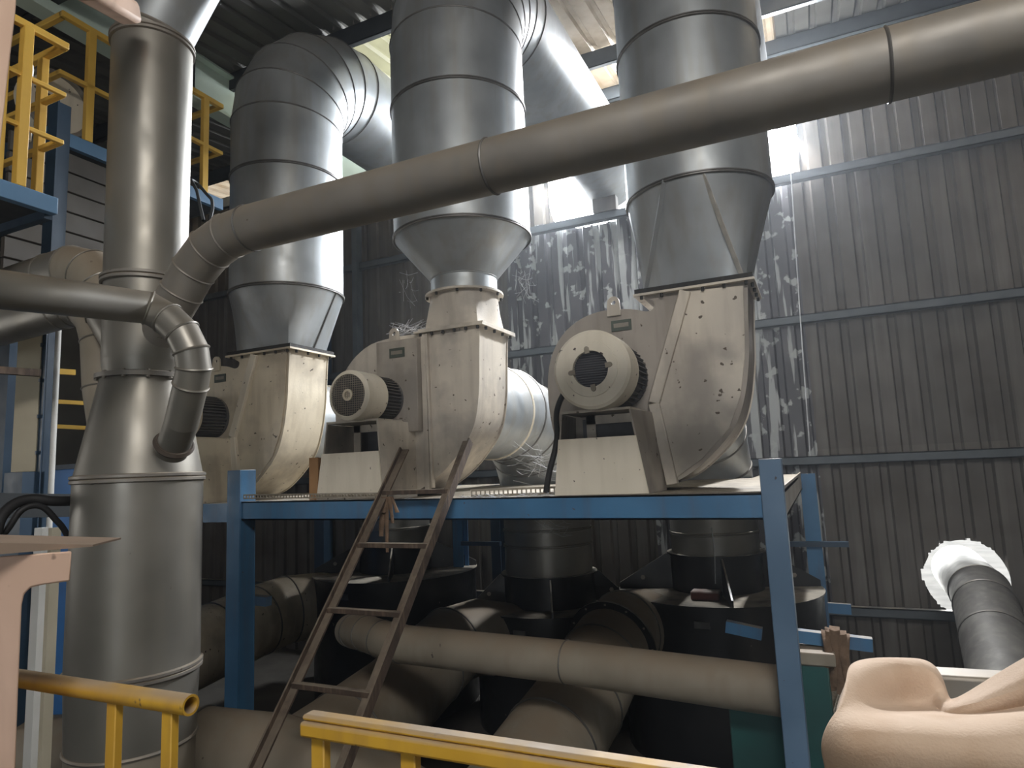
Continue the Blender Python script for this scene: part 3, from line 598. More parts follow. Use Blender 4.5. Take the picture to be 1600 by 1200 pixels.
# forked head above the top collar
rs = miter([(SX, SY, 5.16), (SX + .02, SY, 5.27), (SX + .60, SY + .10, 6.15)], [.243, .235, .23], 36)
MB().rings(rs[0:2], cap=False).build('head_section', galv_stack, st); MB().rings(rs[1:3], cap=False).build('head_branch', galv, st); band(rs[1], .012).build('joint_band', galv_dusty, st)
rs = miter([(SX, SY, 5.22), (SX - .30, SY + .05, 5.95)], .2, 32); MB().rings(rs, cap=False).build('head_branch', galv_stack, st)
# long pipe along the hall, bending down into the stack
PA_Y, PA_Z, PR = 2.773, 3.68, .134
pa = thing('long_pipe', 'long dusty pipe crossing in front of all the ducts and bending into the stack', 'pipe', (-1.0, PA_Y, PA_Z))
ap = [Vector((SX + .10, PA_Y, 3.08)), Vector((-3.50, PA_Y, 3.38)), Vector((-3.40, PA_Y, 3.50)), Vector((-3.26, PA_Y, 3.61)), Vector((-3.10, PA_Y, 3.665)), Vector((-2.93, PA_Y, PA_Z)), Vector((-1.33, PA_Y, PA_Z)), Vector((.372, PA_Y, PA_Z)), Vector((2.6, PA_Y, PA_Z))]
rs = miter(ap, [PR * .93, PR * .95, PR * .97, PR, PR, PR, PR, PR * 1.02, PR * 1.02], 32)
for i in range(len(rs) - 1): MB().rings(rs[i:i + 2], cap=False).build('pipe_section' if i in (0, 5, 6, 7) else 'elbow_segment', galv_dusty, pa)
for i in (1, 2, 3, 4, 5, 6, 7): band(rs[i], .007).build('seam_bead', galv_seam if i > 4 else galv_dusty, pa)
# thin pipe from the viewer's side bending down into the cone
e = at(232, 481, D=3.74); BR = .092
pb = thing('branch_pipe', 'thin pipe coming from the left edge and curling down into the stack cone', 'pipe', e)
bp_ = [Vector((e.x + .04, -.4, e.z - .27)), e, at(262, 498, D=3.72), at(285, 520, D=3.70), at(299, 548, D=3.69), at(303, 575, D=3.70), at(298, 602, D=3.72), at(284, 660, D=3.80), at(268, 705, D=3.92)]
rs = miter(bp_, BR, 28)
for i in range(len(rs) - 1): MB().rings(rs[i:i + 2], cap=(i == len(rs) - 2)).build('elbow_segment' if 0 < i < 6 else 'pipe_section', galv_stack, pb)
for i in range(1, 7): band(rs[i], .008).build('seam_bead', galv_stack, pb)
band([p.lerp(q, .75) for p, q in zip(rs[7], rs[8])], .022).build('weld_collar', weld, pb)
# two pipes from the left behind it
c0 = at(60, 440, Y=2.8)
pc = thing('branch_pipe', 'upper dusty pipe from the left whose elbow enters the stack above the cone', 'pipe', c0)
zc_, rc = 3.70, .17
cp = [Vector((-7.5, 2.8, zc_ - .10)), Vector((-4.85, 2.8, zc_)), Vector((-4.62, 2.8, zc_ + .01)), Vector((-4.42, 2.8, zc_ - .05)), Vector((-4.27, 2.8, zc_ - .19)), Vector((-4.17, 2.8, zc_ - .36)), Vector((-3.95, 2.8, zc_ - .62))]
rs = miter(cp, rc, 32)
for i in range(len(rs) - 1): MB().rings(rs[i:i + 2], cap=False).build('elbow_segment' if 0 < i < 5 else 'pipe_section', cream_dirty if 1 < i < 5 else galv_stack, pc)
for i in range(1, 6): band(rs[i], .007).build('seam_bead', galv_stack, pc)
pd_ = thing('branch_pipe', 'lower dusty pipe from the left dropping beside the stack into its cone', 'pipe', at(60, 515, Y=2.8))
zd, rd = 3.20, .135
dp = [Vector((-7.5, 2.8, 3.33)), Vector((-4.74, 2.8, 3.45)), Vector((-4.60, 2.8, 3.45)), Vector((-4.46, 2.8, 3.42)), Vector((-4.34, 2.8, 3.32)), Vector((-4.285, 2.8, 3.17)), Vector((-4.26, 2.8, 2.85)), Vector((-4.13, 2.8, 2.3))]
rs = miter(dp, [rd, rd, rd, rd, rd, rd * .97, rd * .9, rd * .8], 32)
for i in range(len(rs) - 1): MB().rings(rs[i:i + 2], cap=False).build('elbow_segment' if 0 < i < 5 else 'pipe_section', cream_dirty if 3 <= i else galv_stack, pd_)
for i in (1, 2, 3, 5, 6): band(rs[i], .007).build('seam_bead', galv_stack, pd_)

# ------------------------------------------------------------------ pipes below the platform
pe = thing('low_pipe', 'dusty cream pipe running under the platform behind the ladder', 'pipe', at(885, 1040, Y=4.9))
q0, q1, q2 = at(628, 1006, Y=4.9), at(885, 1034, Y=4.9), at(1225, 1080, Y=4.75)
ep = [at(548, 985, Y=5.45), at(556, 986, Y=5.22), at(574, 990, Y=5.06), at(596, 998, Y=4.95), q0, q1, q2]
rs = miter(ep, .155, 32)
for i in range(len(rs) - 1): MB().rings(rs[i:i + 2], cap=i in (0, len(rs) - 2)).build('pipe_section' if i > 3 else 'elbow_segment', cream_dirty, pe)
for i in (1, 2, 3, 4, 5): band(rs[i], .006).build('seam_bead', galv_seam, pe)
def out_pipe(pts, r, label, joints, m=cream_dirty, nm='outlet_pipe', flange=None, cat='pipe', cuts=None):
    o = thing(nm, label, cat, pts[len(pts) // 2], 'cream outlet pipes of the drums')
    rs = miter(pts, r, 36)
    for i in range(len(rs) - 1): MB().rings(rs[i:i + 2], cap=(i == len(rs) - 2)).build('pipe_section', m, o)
    for i in joints: band(rs[i], .012).build('joint_band', galv_seam, o)
    if flange is not None:
        c = sum(rs[flange], Vector()) / 36; ring = [c + (p - c) * 1.17 for p in rs[flange]]; ring2 = [p + (Vector(pts[flange]) - Vector(pts[flange - 1])).normalized() * .03 for p in ring]
        fo = MB().rings([ring, ring2]).build('flange', black, o)
        for k in range(0, 36, 3):
            p = c + (rs[flange][k] - c) * 1.09 + (ring2[0] - ring[0]); bolts([p], .014, .03, (ring2[0] - ring[0])).build('flange_bolt', wire_m, fo, smooth=0)
    return o
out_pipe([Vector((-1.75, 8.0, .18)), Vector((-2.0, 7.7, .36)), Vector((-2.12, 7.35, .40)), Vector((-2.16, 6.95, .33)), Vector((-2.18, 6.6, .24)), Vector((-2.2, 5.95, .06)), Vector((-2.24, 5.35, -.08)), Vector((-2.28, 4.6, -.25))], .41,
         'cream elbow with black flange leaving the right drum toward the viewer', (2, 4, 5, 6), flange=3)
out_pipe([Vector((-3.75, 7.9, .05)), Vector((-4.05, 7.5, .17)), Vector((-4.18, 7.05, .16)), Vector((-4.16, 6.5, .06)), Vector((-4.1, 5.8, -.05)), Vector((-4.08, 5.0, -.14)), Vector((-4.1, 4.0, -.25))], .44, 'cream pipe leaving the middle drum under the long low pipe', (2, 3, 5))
out_pipe([Vector((-6.4, 8.1, .25)), Vector((-6.8, 7.8, .36)), Vector((-7.05, 7.4, .37)), Vector((-7.1, 6.9, .32)), Vector((-7.08, 6.2, .24)), Vector((-7.1, 5.4, .14)), Vector((-7.15, 4.8, .05))], .46, 'cream pipe curving away left behind the left blue post', (2, 3, 4), cream)
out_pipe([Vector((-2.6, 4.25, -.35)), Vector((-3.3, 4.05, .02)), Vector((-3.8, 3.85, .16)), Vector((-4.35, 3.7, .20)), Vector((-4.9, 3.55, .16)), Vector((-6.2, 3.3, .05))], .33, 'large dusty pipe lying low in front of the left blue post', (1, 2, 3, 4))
sp = [Vector((1.52, 10.6, .66)), Vector((1.50, 9.2, .60)), Vector((1.46, 8.7, .53)), Vector((1.38, 8.0, .36)), Vector((1.28, 7.0, .08)), Vector((1.2, 6.5, -.02))]
o = out_pipe(sp, .30, 'dark pipe passing out through the bright round gap in the wall', (1, 2, 3), dark_pipe, 'wall_pipe'); o['group'] = 'pipe through the low wall gap'
# red block on the right drum lid, with a hanging wire
_p = at(1078, 925, Y=7.55); _q = at(1124, 925, Y=7.55)
rbk = box((_p.x, _p.y, .7005), (_q.x, _p.y + .18, .80)).build('red_block', brick_red, None, bevel=.02); tag(rbk, 'small dark red block lying on the lid of the right drum', 'block')
cable('hanging_wire', [at(1112, 825, Y=7.84), at(1116, 860, Y=7.75), at(1118, 912, Y=7.64)], .006, 'thin pale wire hanging down to the red block', web_m, 'wire')
cable('hanging_wire', [at(1234, 240, Y=9.872), at(1248, 460, Y=9.872), at(1266, 712, Y=9.872)], .009, 'long thin wire running down the ribbed wall right of the right fan', web_m, 'wire')
# blue support channels and teal machine at the right
b0, b1 = at(1248, 984, Y=5.6), at(1362, 996, Y=5.6)
tag(MB().bar((b0.x - .05, 5.6, b0.z - .04), (b1.x, 5.6, b1.z - .05), .08, .09).build('blue_channel', blue, None, smooth=0), 'short dusty blue channel right of the right post', 'beam')
b0, b1 = at(1134, 970, Y=5.8), at(1190, 982, Y=5.8)
tag(MB().bar((b0.x, 5.8, b0.z - .04), (b1.x, 5.8, b1.z - .04), .08, .09).build('blue_channel', blue, None, smooth=0), 'stub of blue channel left of the right post, before the drum', 'beam')
b0, b1 = at(1285, 948, Y=9.3), at(1330, 952, Y=9.3)
tag(MB().bar((b0.x - .15, 9.3, b0.z), (b1.x, 9.3, b1.z), .06, .12).build('blue_channel', blue, None, smooth=0), 'small dark blue bracket channel at the foot of the wall', 'beam')
b0 = at(375, 930, Y=5.6); b1 = at(420, 935, Y=5.6)
tag(MB().bar((b0.x - .1, 5.6, b0.z - .03), (b1.x, 5.6, b1.z - .03), .09, .10).build('blue_channel', blue_post, None, smooth=0), 'blue cross channel right of the left blue post', 'beam')
tm = thing('teal_machine', 'dark teal machine casing low down beside the right post', 'machine', (-.45, 5.0, FL))
a = at(1137, 1092, Y=4.9)
MB().box((a.x, 4.9, FL), (-.27, 5.4, a.z)).build('casing', teal, tm, bevel=.01)
a = at(1240, 1044, Y=5.3); b = at(1295, 1050, Y=5.3); MB().box((a.x, 5.41, FL), (b.x, 5.7, a.z)).build('upper_casing', teal, tm, bevel=.01)
MB().box((a.x - .02, 5.39, a.z + .001), (b.x + .05, 5.75, a.z + .09)).build('cap_board', cream_dirty, tm, bevel=.01)
# brown sacking hung over the blue channel
sk = thing('hanging_sacking', 'brown strips of sacking hanging over the short blue channel', 'sacking', at(1310, 1030, Y=5.53))
for i, (px, y0, y1, w) in enumerate(((1296, 986, 1078, .03), (1304, 984, 1072, .035), (1313, 990, 1085, .04), (1321, 995, 1060, .03), (1289, 990, 1042, .025))):
    p0, p1 = at(px, y0, Y=5.53), at(px + 4, y1, Y=5.50 - .02 * i)
    mid = (p0 + p1) / 2 + Vector((.015 * (-1) ** i, -.03, 0))
    MB().rings([[c + Vector((w * math.cos(2 * PI * k / 8), .014 * math.sin(2 * PI * k / 8) , .006 * math.sin(5 * k))) for k in range(8)] for c in (p0 + Vector((0, .06, .01)), p0, (p0 + mid) / 2, mid, (mid + p1) / 2, p1)]).build('strip', rag_m, sk, smooth=60)
# dusty trough behind the felt
tb = thing('grey_trough', 'grey dusty box edge behind the beige felt', 'box', at(1540, 1080, D=2.2))
t0, t1 = at(1440, 1046, D=1.95), at(1640, 1058, D=1.85)
MB().bar(t0 - Vector((0, 0, .16)), t1 - Vector((0, 0, .16)), .10, .32).build('front_panel', galv_dusty, tb, bevel=.012)
# mounds of lint and dirt below the platform
def mound(cx, cy, rx, ry, h, n=26):
    vs = []; fs = []
    for i in range(n):
        for j in range(n):
            u, v = -1 + 2 * i / (n - 1), -1 + 2 * j / (n - 1); d = max(0, 1 - u * u - v * v)
            vs.append((cx + u * rx, cy + v * ry, FL + max(0.001, h * d ** .7 * (1 + .22 * math.sin(7 * u + 3 * v) + .15 * math.sin(13 * v - 9 * u)) + .015 * random.random())))
    for i in range(n - 1):
        for j in range(n - 1): a = i * n + j; fs.append((a, a + n, a + n + 1, a + 1))
    return MB().add(vs, fs)
for a, lab in (((-5.0, 3.9, .8, .5, .95), 'heap of lint and dirt by the foot of the left post'), ((-3.1, 3.6, .75, .55, .75), 'heap of dirt on the floor between the ladder and the outlet pipe'), ((-.15, 6.3, .8, .5, 1.15), 'heap of dirt by the foot of the right post')):
    tag(mound(*a).build('dirt_heap', debris_m, None, smooth=80), lab, 'dirt', None, 'stuff')

# ------------------------------------------------------------------ ladder
ld = thing('steel_ladder', 'rusty steel ladder leaning on the platform edge', 'ladder', (-2.85, 1.75, FL))
def lp(x, s): return Vector((x, 2.60 + (4.36 - 2.60) * s, 2.06 * s))      # s = 1 at the deck edge
for x, top in ((-3.17, 1.165), (-2.535, 1.185)):
    B0 = FL / 2.06
    mb = MB(); mb.bar(lp(x, B0), lp(x, top), .014, .075, (0, 0, 1)); o = Vector((.03 if x < -3 else -.03, 0, 0))
    mb.bar(lp(x, B0) + o, lp(x, top) + o, .075, .014, Vector((0, -2.06, 1.76)).normalized()); mb.build('stile', rust, ld, smooth=0)
for s in (1.0, .822, .63, .44, .25, .06, -.13, -.32): MB().bar(lp(-3.155, s), lp(-2.55, s), .05, .034, (0, 0, 1)).build('rung', rust, ld, bevel=.003)
rg = thing('hanging_rag', 'brown rag tied to the ladder top, hanging before the blue beam', 'rag', (-3.12, 4.30, 2.0))
for i, (dx, l, w) in enumerate(((0, .30, .018), (.05, .42, .016), (.10, .20, .02), (.02, .12, .03), (.14, .12, .016))):
    p0 = Vector((-3.14 + dx * .6, 4.33, 2.03)); MB().rings([[p0 + Vector((dx * t * .5 + w * (1 + .4 * math.sin(3 * t + i)) * math.cos(2 * PI * k / 7), -.03 * t + .012 * math.sin(2 * PI * k / 7), -l * t)) for k in range(7)] for t in (0, .3, .6, .85, 1)]).build('rag_strip', rag_m, rg, smooth=60)
# plywood piece with a coil of cable on the deck
a = at(483, 712, Y=4.62); b = at(505, 712, Y=4.62)
pw = thing('plywood_box', 'open brown plywood box on the deck left of the middle fan', 'box', (a.x, 4.62, 2.0))
MB().box((a.x, 4.62, 2.0), (a.x + .10, 4.64, a.z - .02)).build('front_panel', wood_m, pw); MB().box((a.x, 4.64, 2.0), (a.x + .018, 4.95, a.z - .02)).build('side_panel', wood_m, pw); MB().box((a.x + .02, 4.93, 2.0), (a.x + .25, 4.95, a.z - .03)).build('back_panel', wood_m, pw)
cc = bpy.data.curves.new('coil', 'CURVE')
cl = MB()
for k in range(4):
    c = Vector((a.x + .19, 4.66 + k * .022, 2.0 + .165)); ring = circ(c, (0, 1, .05), .155 - .012 * (k % 2), 28); cl.v += []; b_ = band(ring, .009); cl.add(b_.v, b_.f)
tag(cl.build('cable_coil', cable_m, None), 'coil of black cable standing in the plywood box', 'cable')

# ------------------------------------------------------------------ handrails in the foreground
RY, RZ = 1.263, 1.634
wk = box((-4.2, -6, .48), (4.5, 1.33, .54)).build('walkway', floor_m); tag(wk, 'concrete walkway the viewer stands on', 'walkway')
MB().box((-4.2, 1.20, FL), (-4.0, 1.36, .48)).build('walkway_leg', floor_m, wk)
for x0, x1, posts, lab, nm in ((-1.14, 1.2, (-1.10, -.855, .30, .9), 'yellow foreground handrail right of the ladder, dusty on top', 0), (-2.75, -1.525, (-1.60, -1.82, -2.5), 'yellow foreground handrail left of the ladder with an open pipe end', 1)):
    h = thing('handrail', lab, 'railing', ((x0 + x1) / 2, RY, .54), 'yellow handrails of the walkway')
    seg = 20
    if nm:
        t = MB(); outer = [circ((x, RY, RZ), (1, 0, 0), .026, seg) for x in (x0, x1)]; inner = [circ((x, RY, RZ), (1, 0, 0), .020, seg) for x in (x1, x1 - .12)]
        t.rings([outer[0], outer[1], inner[0], inner[1]], cap=True); t.build('top_rail', yellow, h)
    else:
        t = MB(); t.box((x0, RY - .028, RZ - .022), (x1, RY + .028, RZ + .012)); t.box((x0, RY - .020, RZ + .012), (x1, RY + .020, RZ + .026)); t.build('top_rail', yellow, h, bevel=.007)
    for x in posts:
        MB().box((x - .019, RY - .012, .54), (x + .019, RY + .012, RZ - .02)).build('post', yellow, h, bevel=.003)
    MB().bar((x0 + .02, RY, 1.12), (x1 - .02, RY, 1.12), .03, .03).build('mid_rail', yellow, h)

# ------------------------------------------------------------------ left mezzanines
mz = thing('near_mezzanine', 'blue edged mezzanine platform at the upper left edge', 'platform', (-5.2, 1.6, 3.9))
MB().box((-4.56, -1.5, 4.03), (-4.50, 2.60, 4.145)).build('edge_beam', blue_light, mz, bevel=.004)
MB().box((-7.4, -1.5, 4.06), (-4.56, 2.55, 4.10)).build('floor_plate', steel_dark, mz)
MB().box((-7.4, 2.55, 4.0), (-4.56, 2.60, 4.14)).build('edge_beam', navy, mz)
rl = thing('mezzanine_railing', 'yellow railing on the near mezzanine at the upper left edge', 'railing', (-4.53, 1.6, 4.145), 'yellow railings of the mezzanines')
for z in (5.27, 4.91, 4.56):
    p = MB(); p.bar((-4.53, -1.0, z), (-4.53, 2.63, z), .045 if z > 5 else .03, .05 if z > 5 else .032); p.build('rail', yellow_far, rl, bevel=.006)
    MB().bar((-4.53, 2.61, z), (-6.2, 2.61, z), .045, .05 if z > 5 else .032).build('rail', yellow_far, rl, bevel=.006)
for y, w in ((2.37, .06), (2.25, .04), (1.4, .06)): MB().box((-4.53 - w * .5, y - w / 2, 4.145), (-4.53 + w * .5, y + w / 2, 5.26)).build('post', yellow_far, rl, bevel=.004)
MB().box((-4.80, 2.585, 4.14), (-4.74, 2.635, 5.25)).build('post', yellow_far, rl, bevel=.004)
MB().box((-5.35, 2.585, 4.14), (-5.29, 2.635, 5.25)).build('post', yellow_far, rl, bevel=.004)
fm = thing('far_mezzanine', 'farther blue edged mezzanine behind the tall stack', 'platform', (-8, 4.8, 5.6))
MB().box((-6.66, 3.70, 5.63), (-6.60, 5.80, 5.77)).build('edge_beam', blue_light, fm); MB().box((-10.5, 3.76, 5.65), (-6.66, 5.8, 5.69)).build('floor_plate', steel_dark, fm)
MB().box((-10.5, 3.70, 5.62), (-6.66, 3.76, 5.77)).build('edge_beam', navy, fm)
slat_m = mat('grey_brown_siding', (0.085, 0.073, 0.06), (0.065, 0.056, 0.047), 2, .7, 0)
for i in range(7):
    z1 = 5.60 - i * .21; MB().box((-6.72 - .012 * (i % 2), 3.4, z1 - .195), (-6.68, 4.9, z1)).build('siding_board', slat_m, fm, bevel=.006)
r2 = thing('mezzanine_railing', 'yellow railing on the far mezzanine, seen either side of the stack', 'railing', (-6.6, 4.8, 5.77), 'yellow railings of the mezzanines')
for z in (7.02, 6.38):
    h = .06 if z > 7 else .045
    MB().bar((-6.62, 3.76, z), (-6.62, 5.78, z), .06, h).build('rail', yellow_far, r2, bevel=.006)
    MB().bar((-6.62, 5.75, z), (-8.4, 5.75, z), .06, h).build('rail', yellow_far, r2, bevel=.006); MB().bar((-6.62, 3.79, z), (-8.4, 3.79, z), .06, h).build('rail', yellow_far, r2, bevel=.006)
for y in (4.08, 5.52): MB().box((-6.65, y - .04, 5.77), (-6.59, y + .04, 7.0)).build('post', yellow_far, r2, bevel=.004)
MB().bar((-6.70, 5.6, 5.83), (-8.4, 5.6, 5.83), .05, .06).build('toe_rail', yellow_far, r2)
# cream blower wheel cover standing on the far mezzanine
dk = at(84, 165, X=-6.95)
dc = thing('cream_disc', 'cream round casing behind the yellow mezzanine railing', 'machine', dk)
MB().rings([circ((-7.05, dk.y, dk.z), (1, 0, 0), .33, 36), circ((-6.88, dk.y, dk.z), (1, 0, 0), .33, 36)]).build('casing', cream_clean, dc, smooth=40)
band(circ((-6.88, dk.y, dk.z), (1, 0, 0), .33, 36), .03).build('rim', galv_dusty, dc)
MB().box((-6.88, dk.y - .22, dk.z - .35), (-6.80, dk.y - .05, dk.z + .02)).build('bracket', rust, dc)
lb = at(44, 108, X=-4.58); tag(lathe((lb.x, lb.y), [(.0, lb.z - .05), (.03, lb.z - .05), (.032, lb.z), (.03, lb.z + .03), (.012, lb.z + .045), (0, lb.z + .046)], 16).build('white_insulator', white_m), 'small white insulator behind the near railing, upper one', 'insulator', 'white insulators by the railing')
lb = at(41, 208, X=-4.58); tag(lathe((lb.x, lb.y), [(.0, lb.z - .05), (.03, lb.z - .05), (.032, lb.z), (.03, lb.z + .03), (.012, lb.z + .045), (0, lb.z + .046)], 16).build('white_insulator', white_m), 'small white insulator behind the near railing, lower one', 'insulator', 'white insulators by the railing')
# columns, conduit and panels under the near mezzanine
cb = at(75, 560, D=5.6)
col_ = thing('blue_column', 'dark blue steel column with pale edge under the mezzanines', 'column', (cb.x, cb.y, FL))
MB().box((cb.x - .07, cb.y - .06, FL), (cb.x + .07, cb.y - .045, 5.62)).build('flange', navy, col_); MB().box((cb.x - .07, cb.y - .045, FL), (cb.x - .055, cb.y + .09, 5.62)).build('flange', blue_light, col_); MB().box((cb.x - .008, cb.y - .045, FL), (cb.x + .008, cb.y + .09, 5.62)).build('web', navy, col_)  # left flange in lighter blue: its side light is put into the colour
p = at(91, 560, D=5.6); tag(MB().tube([(p.x + .02, p.y - .02, FL), (p.x + .02, p.y - .02, 4.0)], .022, 12).build('white_conduit', white_m), 'white pipe running up the dark blue column', 'pipe')
p0, p1 = at(25, 590, D=5.5), at(62, 590, D=5.5)
bc = thing('beige_column', 'beige boxed column left of the dark blue column', 'column', ((p0.x + p1.x) / 2, p0.y, FL))
MB().add([(p0.x, p0.y, 2.35), (p1.x, p1.y, 2.35), (p1.x, p1.y, 4.02), (p0.x, p0.y, 4.02), (p0.x - .1, p0.y + .15, 2.35), (p1.x - .1, p1.y + .15, 2.35), (p1.x - .1, p1.y + .15, 4.02), (p0.x - .1, p0.y + .15, 4.02)], [(0, 1, 2, 3), (4, 7, 6, 5), (0, 4, 5, 1), (1, 5, 6, 2), (2, 6, 7, 3), (3, 7, 4, 0)]).build('panel', beige_col, bc, smooth=0)
MB().box((p0.x - .05, p0.y - .02, FL), (p1.x + .02, p1.y + .1, 2.345)).build('base', navy, bc)
for k, (y_, z_) in enumerate(((0, 2.5), (0, 2.8), (0, 3.1), (0, 3.4), (0, 3.7))): MB().bar((p1.x + .005, p1.y - .003, z_), (p1.x + .02, p1.y - .003, z_), .015, .03).build('clip', navy, bc)
p = at(6, 600, D=6.2); tag(MB().box((p.x - .10, p.y, FL), (p.x + .06, p.y + .1, 4.0)).build('blue_upright', navy), 'narrow blue upright at the left picture edge', 'column')
yr = thing('stair_railing', 'three yellow bars seen behind the dark blue column', 'railing', at(100, 630, D=6.6))
for y0, y1, r in ((579, 582, .028), (626, 630, .02), (666, 669, .02)):
    a, b = at(-40, y0 - 6, D=6.2), at({579: 117, 626: 130, 666: 141}[y0], y1, D=6.9); MB().bar(a, b, .04, r * 2).build('bar', yellow_far, yr)
rb_ = at(-20, 577, D=5.0), at(62, 583, D=5.3); tag(MB().bar(rb_[0], rb_[1], .05, .055).build('rusty_bar', rust), 'rusty brown bar crossing in front of the beige column', 'bar')
# blue sheet partition, low beam and cables at the left
bs = thing('blue_partition', 'blue sheet partition in a lit tone behind the stack at the left', 'partition', (-7.5, 4.4, FL))
for i in range(9):
    x0 = -9.6 + i * .42; MB().box((x0, 4.40, FL), (x0 + .412, 4.44, 2.40)).build('sheet', blue_sheet, bs, bevel=.006)
for z in (2.40, 1.93, 1.45): MB().box((-9.6, 4.36, z), (-5.85, 4.40, z + .05)).build('rail', navy if z > 2.3 else beige_col, bs)
p = at(60, 1000, D=4.2); tag(MB().box((p.x - .10, p.y, FL), (p.x - .02, p.y + .06, 1.95)).build('white_post', white_m), 'white post behind the pink frame at lower left', 'post', 'pale posts at the lower left'); tag(MB().box((p.x + .05, p.y, FL), (p.x + .085, p.y + .06, 1.95)).build('white_post', beige_col), 'slim beige post beside the white one at lower left', 'post', 'pale posts at the lower left')
p0, p1 = at(-30, 790, D=4.2), at(135, 790, D=4.9)
lbm = MB().bar(p0, p1, .10, .16); tag(lbm.build('low_beam', steel_dark), 'dark beam passing left behind the stack at deck height', 'beam')
cable('hose', [at(-10, 845, D=3.6), at(8, 800, D=3.7), at(40, 781, D=3.8), at(85, 783, D=3.9), at(128, 782, D=4.1)], .03, 'thick black hose on the dark beam at the left')
cable('hose', [at(5, 835, D=3.7), at(50, 790, D=3.8), at(90, 815, D=3.9), at(112, 850, D=4.0)], .018, 'thin looping black cable below the thick hose at the left')
cable('bent_cable', [at(318, 345, D=4.6), at(308, 300, D=4.8), at(306, 285, D=5.0), at(320, 300, D=5.0), at(332, 320, D=4.8), at(328, 345, D=4.7)], .012, 'loop of dark wire above the elbow of the long pipe', steel_dark)

# ------------------------------------------------------------------ near objects at the edges
pk = thing('pink_stand', 'pinkish dusty frame in the left foreground with a board on top', 'frame', (-1.9, 1.05, .54))
B_ = 1.062
MB().add([at(145, 851, D=1.72), at(-120, 846, D=1.55), at(-120, 846, D=1.55) + Vector((-.10, .16, .0)), at(145, 851, D=1.72) + Vector((-.12, .16, 0)), at(145, 854, D=1.72), at(-120, 876, D=1.55), at(-120, 876, D=1.55) + Vector((-.10, .16, 0)), at(145, 854, D=1.72) + Vector((-.12, .16, 0))],
         [(0, 1, 2, 3), (4, 7, 6, 5), (0, 4, 5, 1), (1, 5, 6, 2), (2, 6, 7, 3), (3, 7, 4, 0)]).build('top_board', pink_top, pk, smooth=0)
ap_ = [(112, 861), (109, 908), (70, 913), (48, 918), (38, 928), (34, 945), (28, 1080), (22, 1260), (-140, 1260), (-140, 880)]
fr = [at(x, y, D=1.66) for x, y in ap_]; bkv = [EYE + (p - EYE) * 1.045 for p in fr]
MB().rings([fr, bkv]).build('apron_and_leg', pink, pk, bevel=.004)
pp = thing('pink_post', 'blurred pinkish post at the top left corner', 'post', at(-10, 200, D=1.6))
fr = [at(x, y, D=1.6) for x, y in ((28, -40), (24, 20), (12, 120), (-2, 250), (-20, 420), (-60, 420), (-60, -40))]; MB().rings([fr, [EYE + (p - EYE) * 1.05 for p in fr]]).build('post_face', pink, pp, bevel=.004)
p0, p1 = at(130, -22, D=3.6), at(205, 22, D=4.05)
tag(MB().bar(p0, p1, .14, .13).build('pink_batten', pink, None, bevel=.03), 'end of a pinkish batten against the top of the stack', 'batten')
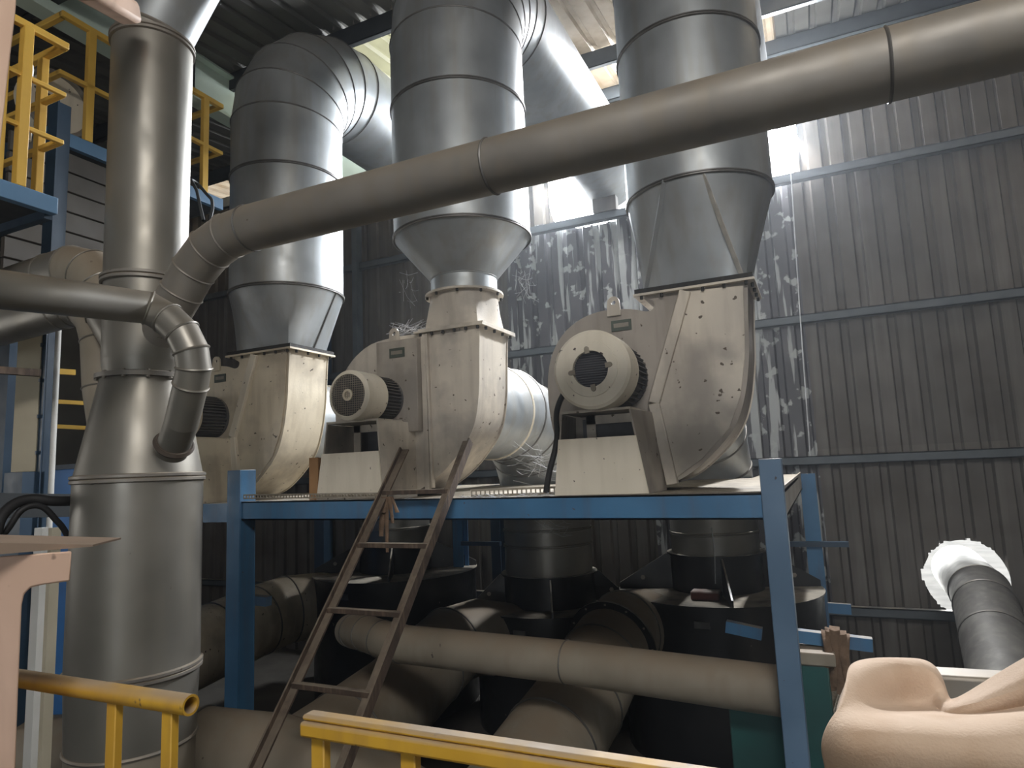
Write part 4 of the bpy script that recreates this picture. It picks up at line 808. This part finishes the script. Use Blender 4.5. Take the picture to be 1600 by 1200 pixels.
# felt draped over something in the right foreground
rows = [
    [(1344, 1037, 1.70), (1375, 1033, 1.72), (1420, 1034, 1.72), (1456, 1036, 1.70), (1472, 1072, 1.68), (1480, 1112, 1.62), (1540, 1072, 1.58), (1640, 1012, 1.54)],
    [(1326, 1046, 1.60), (1358, 1036, 1.62), (1412, 1036, 1.64), (1456, 1040, 1.64), (1474, 1080, 1.64), (1482, 1116, 1.58), (1546, 1080, 1.53), (1642, 1026, 1.48)],
    [(1318, 1076, 1.52), (1346, 1066, 1.56), (1398, 1072, 1.64), (1450, 1082, 1.65), (1470, 1104, 1.62), (1478, 1116, 1.50), (1548, 1094, 1.44), (1645, 1050, 1.39)],
    [(1310, 1108, 1.46), (1340, 1100, 1.50), (1392, 1112, 1.64), (1442, 1116, 1.64), (1462, 1118, 1.58), (1484, 1127, 1.52), (1552, 1122, 1.50), (1648, 1106, 1.46)],
    [(1298, 1134, 1.42), (1330, 1122, 1.40), (1380, 1124, 1.44), (1426, 1122, 1.44), (1460, 1124, 1.42), (1496, 1129, 1.40), (1560, 1126, 1.37), (1650, 1112, 1.33)],
    [(1288, 1160, 1.42), (1318, 1148, 1.36), (1366, 1142, 1.35), (1416, 1142, 1.34), (1458, 1146, 1.33), (1502, 1152, 1.32), (1566, 1156, 1.31), (1652, 1160, 1.28)],
    [(1290, 1184, 1.43), (1314, 1180, 1.37), (1360, 1176, 1.34), (1412, 1178, 1.32), (1458, 1184, 1.31), (1506, 1190, 1.30), (1570, 1196, 1.29), (1654, 1204, 1.27)],
    [(1296, 1206, 1.46), (1318, 1210, 1.41), (1362, 1216, 1.37), (1412, 1222, 1.35), (1460, 1228, 1.34), (1510, 1234, 1.33), (1574, 1240, 1.32), (1658, 1250, 1.30)],
    [(1304, 1262, 1.47), (1324, 1270, 1.43), (1366, 1280, 1.40), (1414, 1288, 1.38), (1462, 1294, 1.37), (1512, 1300, 1.36), (1576, 1306, 1.34), (1662, 1316, 1.32)]]
vs = [at(x, y, D=d) for r in rows for x, y, d in r]; nc = len(rows[0])
ft = MB().add(vs, [(i * nc + j, i * nc + j + 1, (i + 1) * nc + j + 1, (i + 1) * nc + j) for i in range(len(rows) - 1) for j in range(nc - 1)]).build('wool_felt', felt_m, None, smooth=80, sub=3)
tag(ft, 'folded beige wool felt heaped in the lower right corner', 'felt')
md = ft.modifiers.new('solid', 'SOLIDIFY'); md.thickness = .02; md.offset = 0

# ------------------------------------------------------------------ cobwebs
def web(name, c, spread, n, seed, label, r=.0022):
    rnd = random.Random(seed); mb = MB(); c = Vector(c)
    for i in range(n):
        a = c + Vector([rnd.uniform(-1, 1) * k for k in spread]); b = c + Vector([rnd.uniform(-1, 1) * k for k in spread])
        m = (a + b) / 2 - Vector((0, 0, .15 * (a - b).length)); mb.tube([a, a.lerp(m, .6), m, m.lerp(b, .5), b], .5 * r * rnd.uniform(.5, 1.5), 3, False)
    return tag(mb.build(name, web_m, None, smooth=0), label, 'cobweb', None, 'stuff')
web('cobweb', (-3.35, 5.1, 3.55), (.22, .1, .07), 34, 1, 'cobwebs on top of the middle fan', .003)
web('cobweb', (-2.22, 5.2, 3.80), (.10, .1, .16), 16, 2, 'cobwebs below the funnel of the middle duct', .003)
web('cobweb', (-2.55, 6.3, 2.28), (.40, .2, .22), 46, 3, 'cobwebs around the elbow behind the middle fan')
web('cobweb', (-3.36, 5.1, 3.92), (.08, .1, .18), 12, 4, 'cobwebs left of the funnel of the middle duct')
web('cobweb', (-3.75, 4.60, 2.03), (.8, .05, .03), 30, 5, 'lint and threads along the deck edge below the left fan')
web('cobweb', (-2.75, 7.0, 1.55), (.25, .1, .1), 14, 6, 'cobwebs hanging under the deck by the middle drum')
web('cobweb', (-2.15, 4.56, 2.01), (.5, .04, .015), 40, 8, 'lint along the deck edge between the middle and right fans', .004)
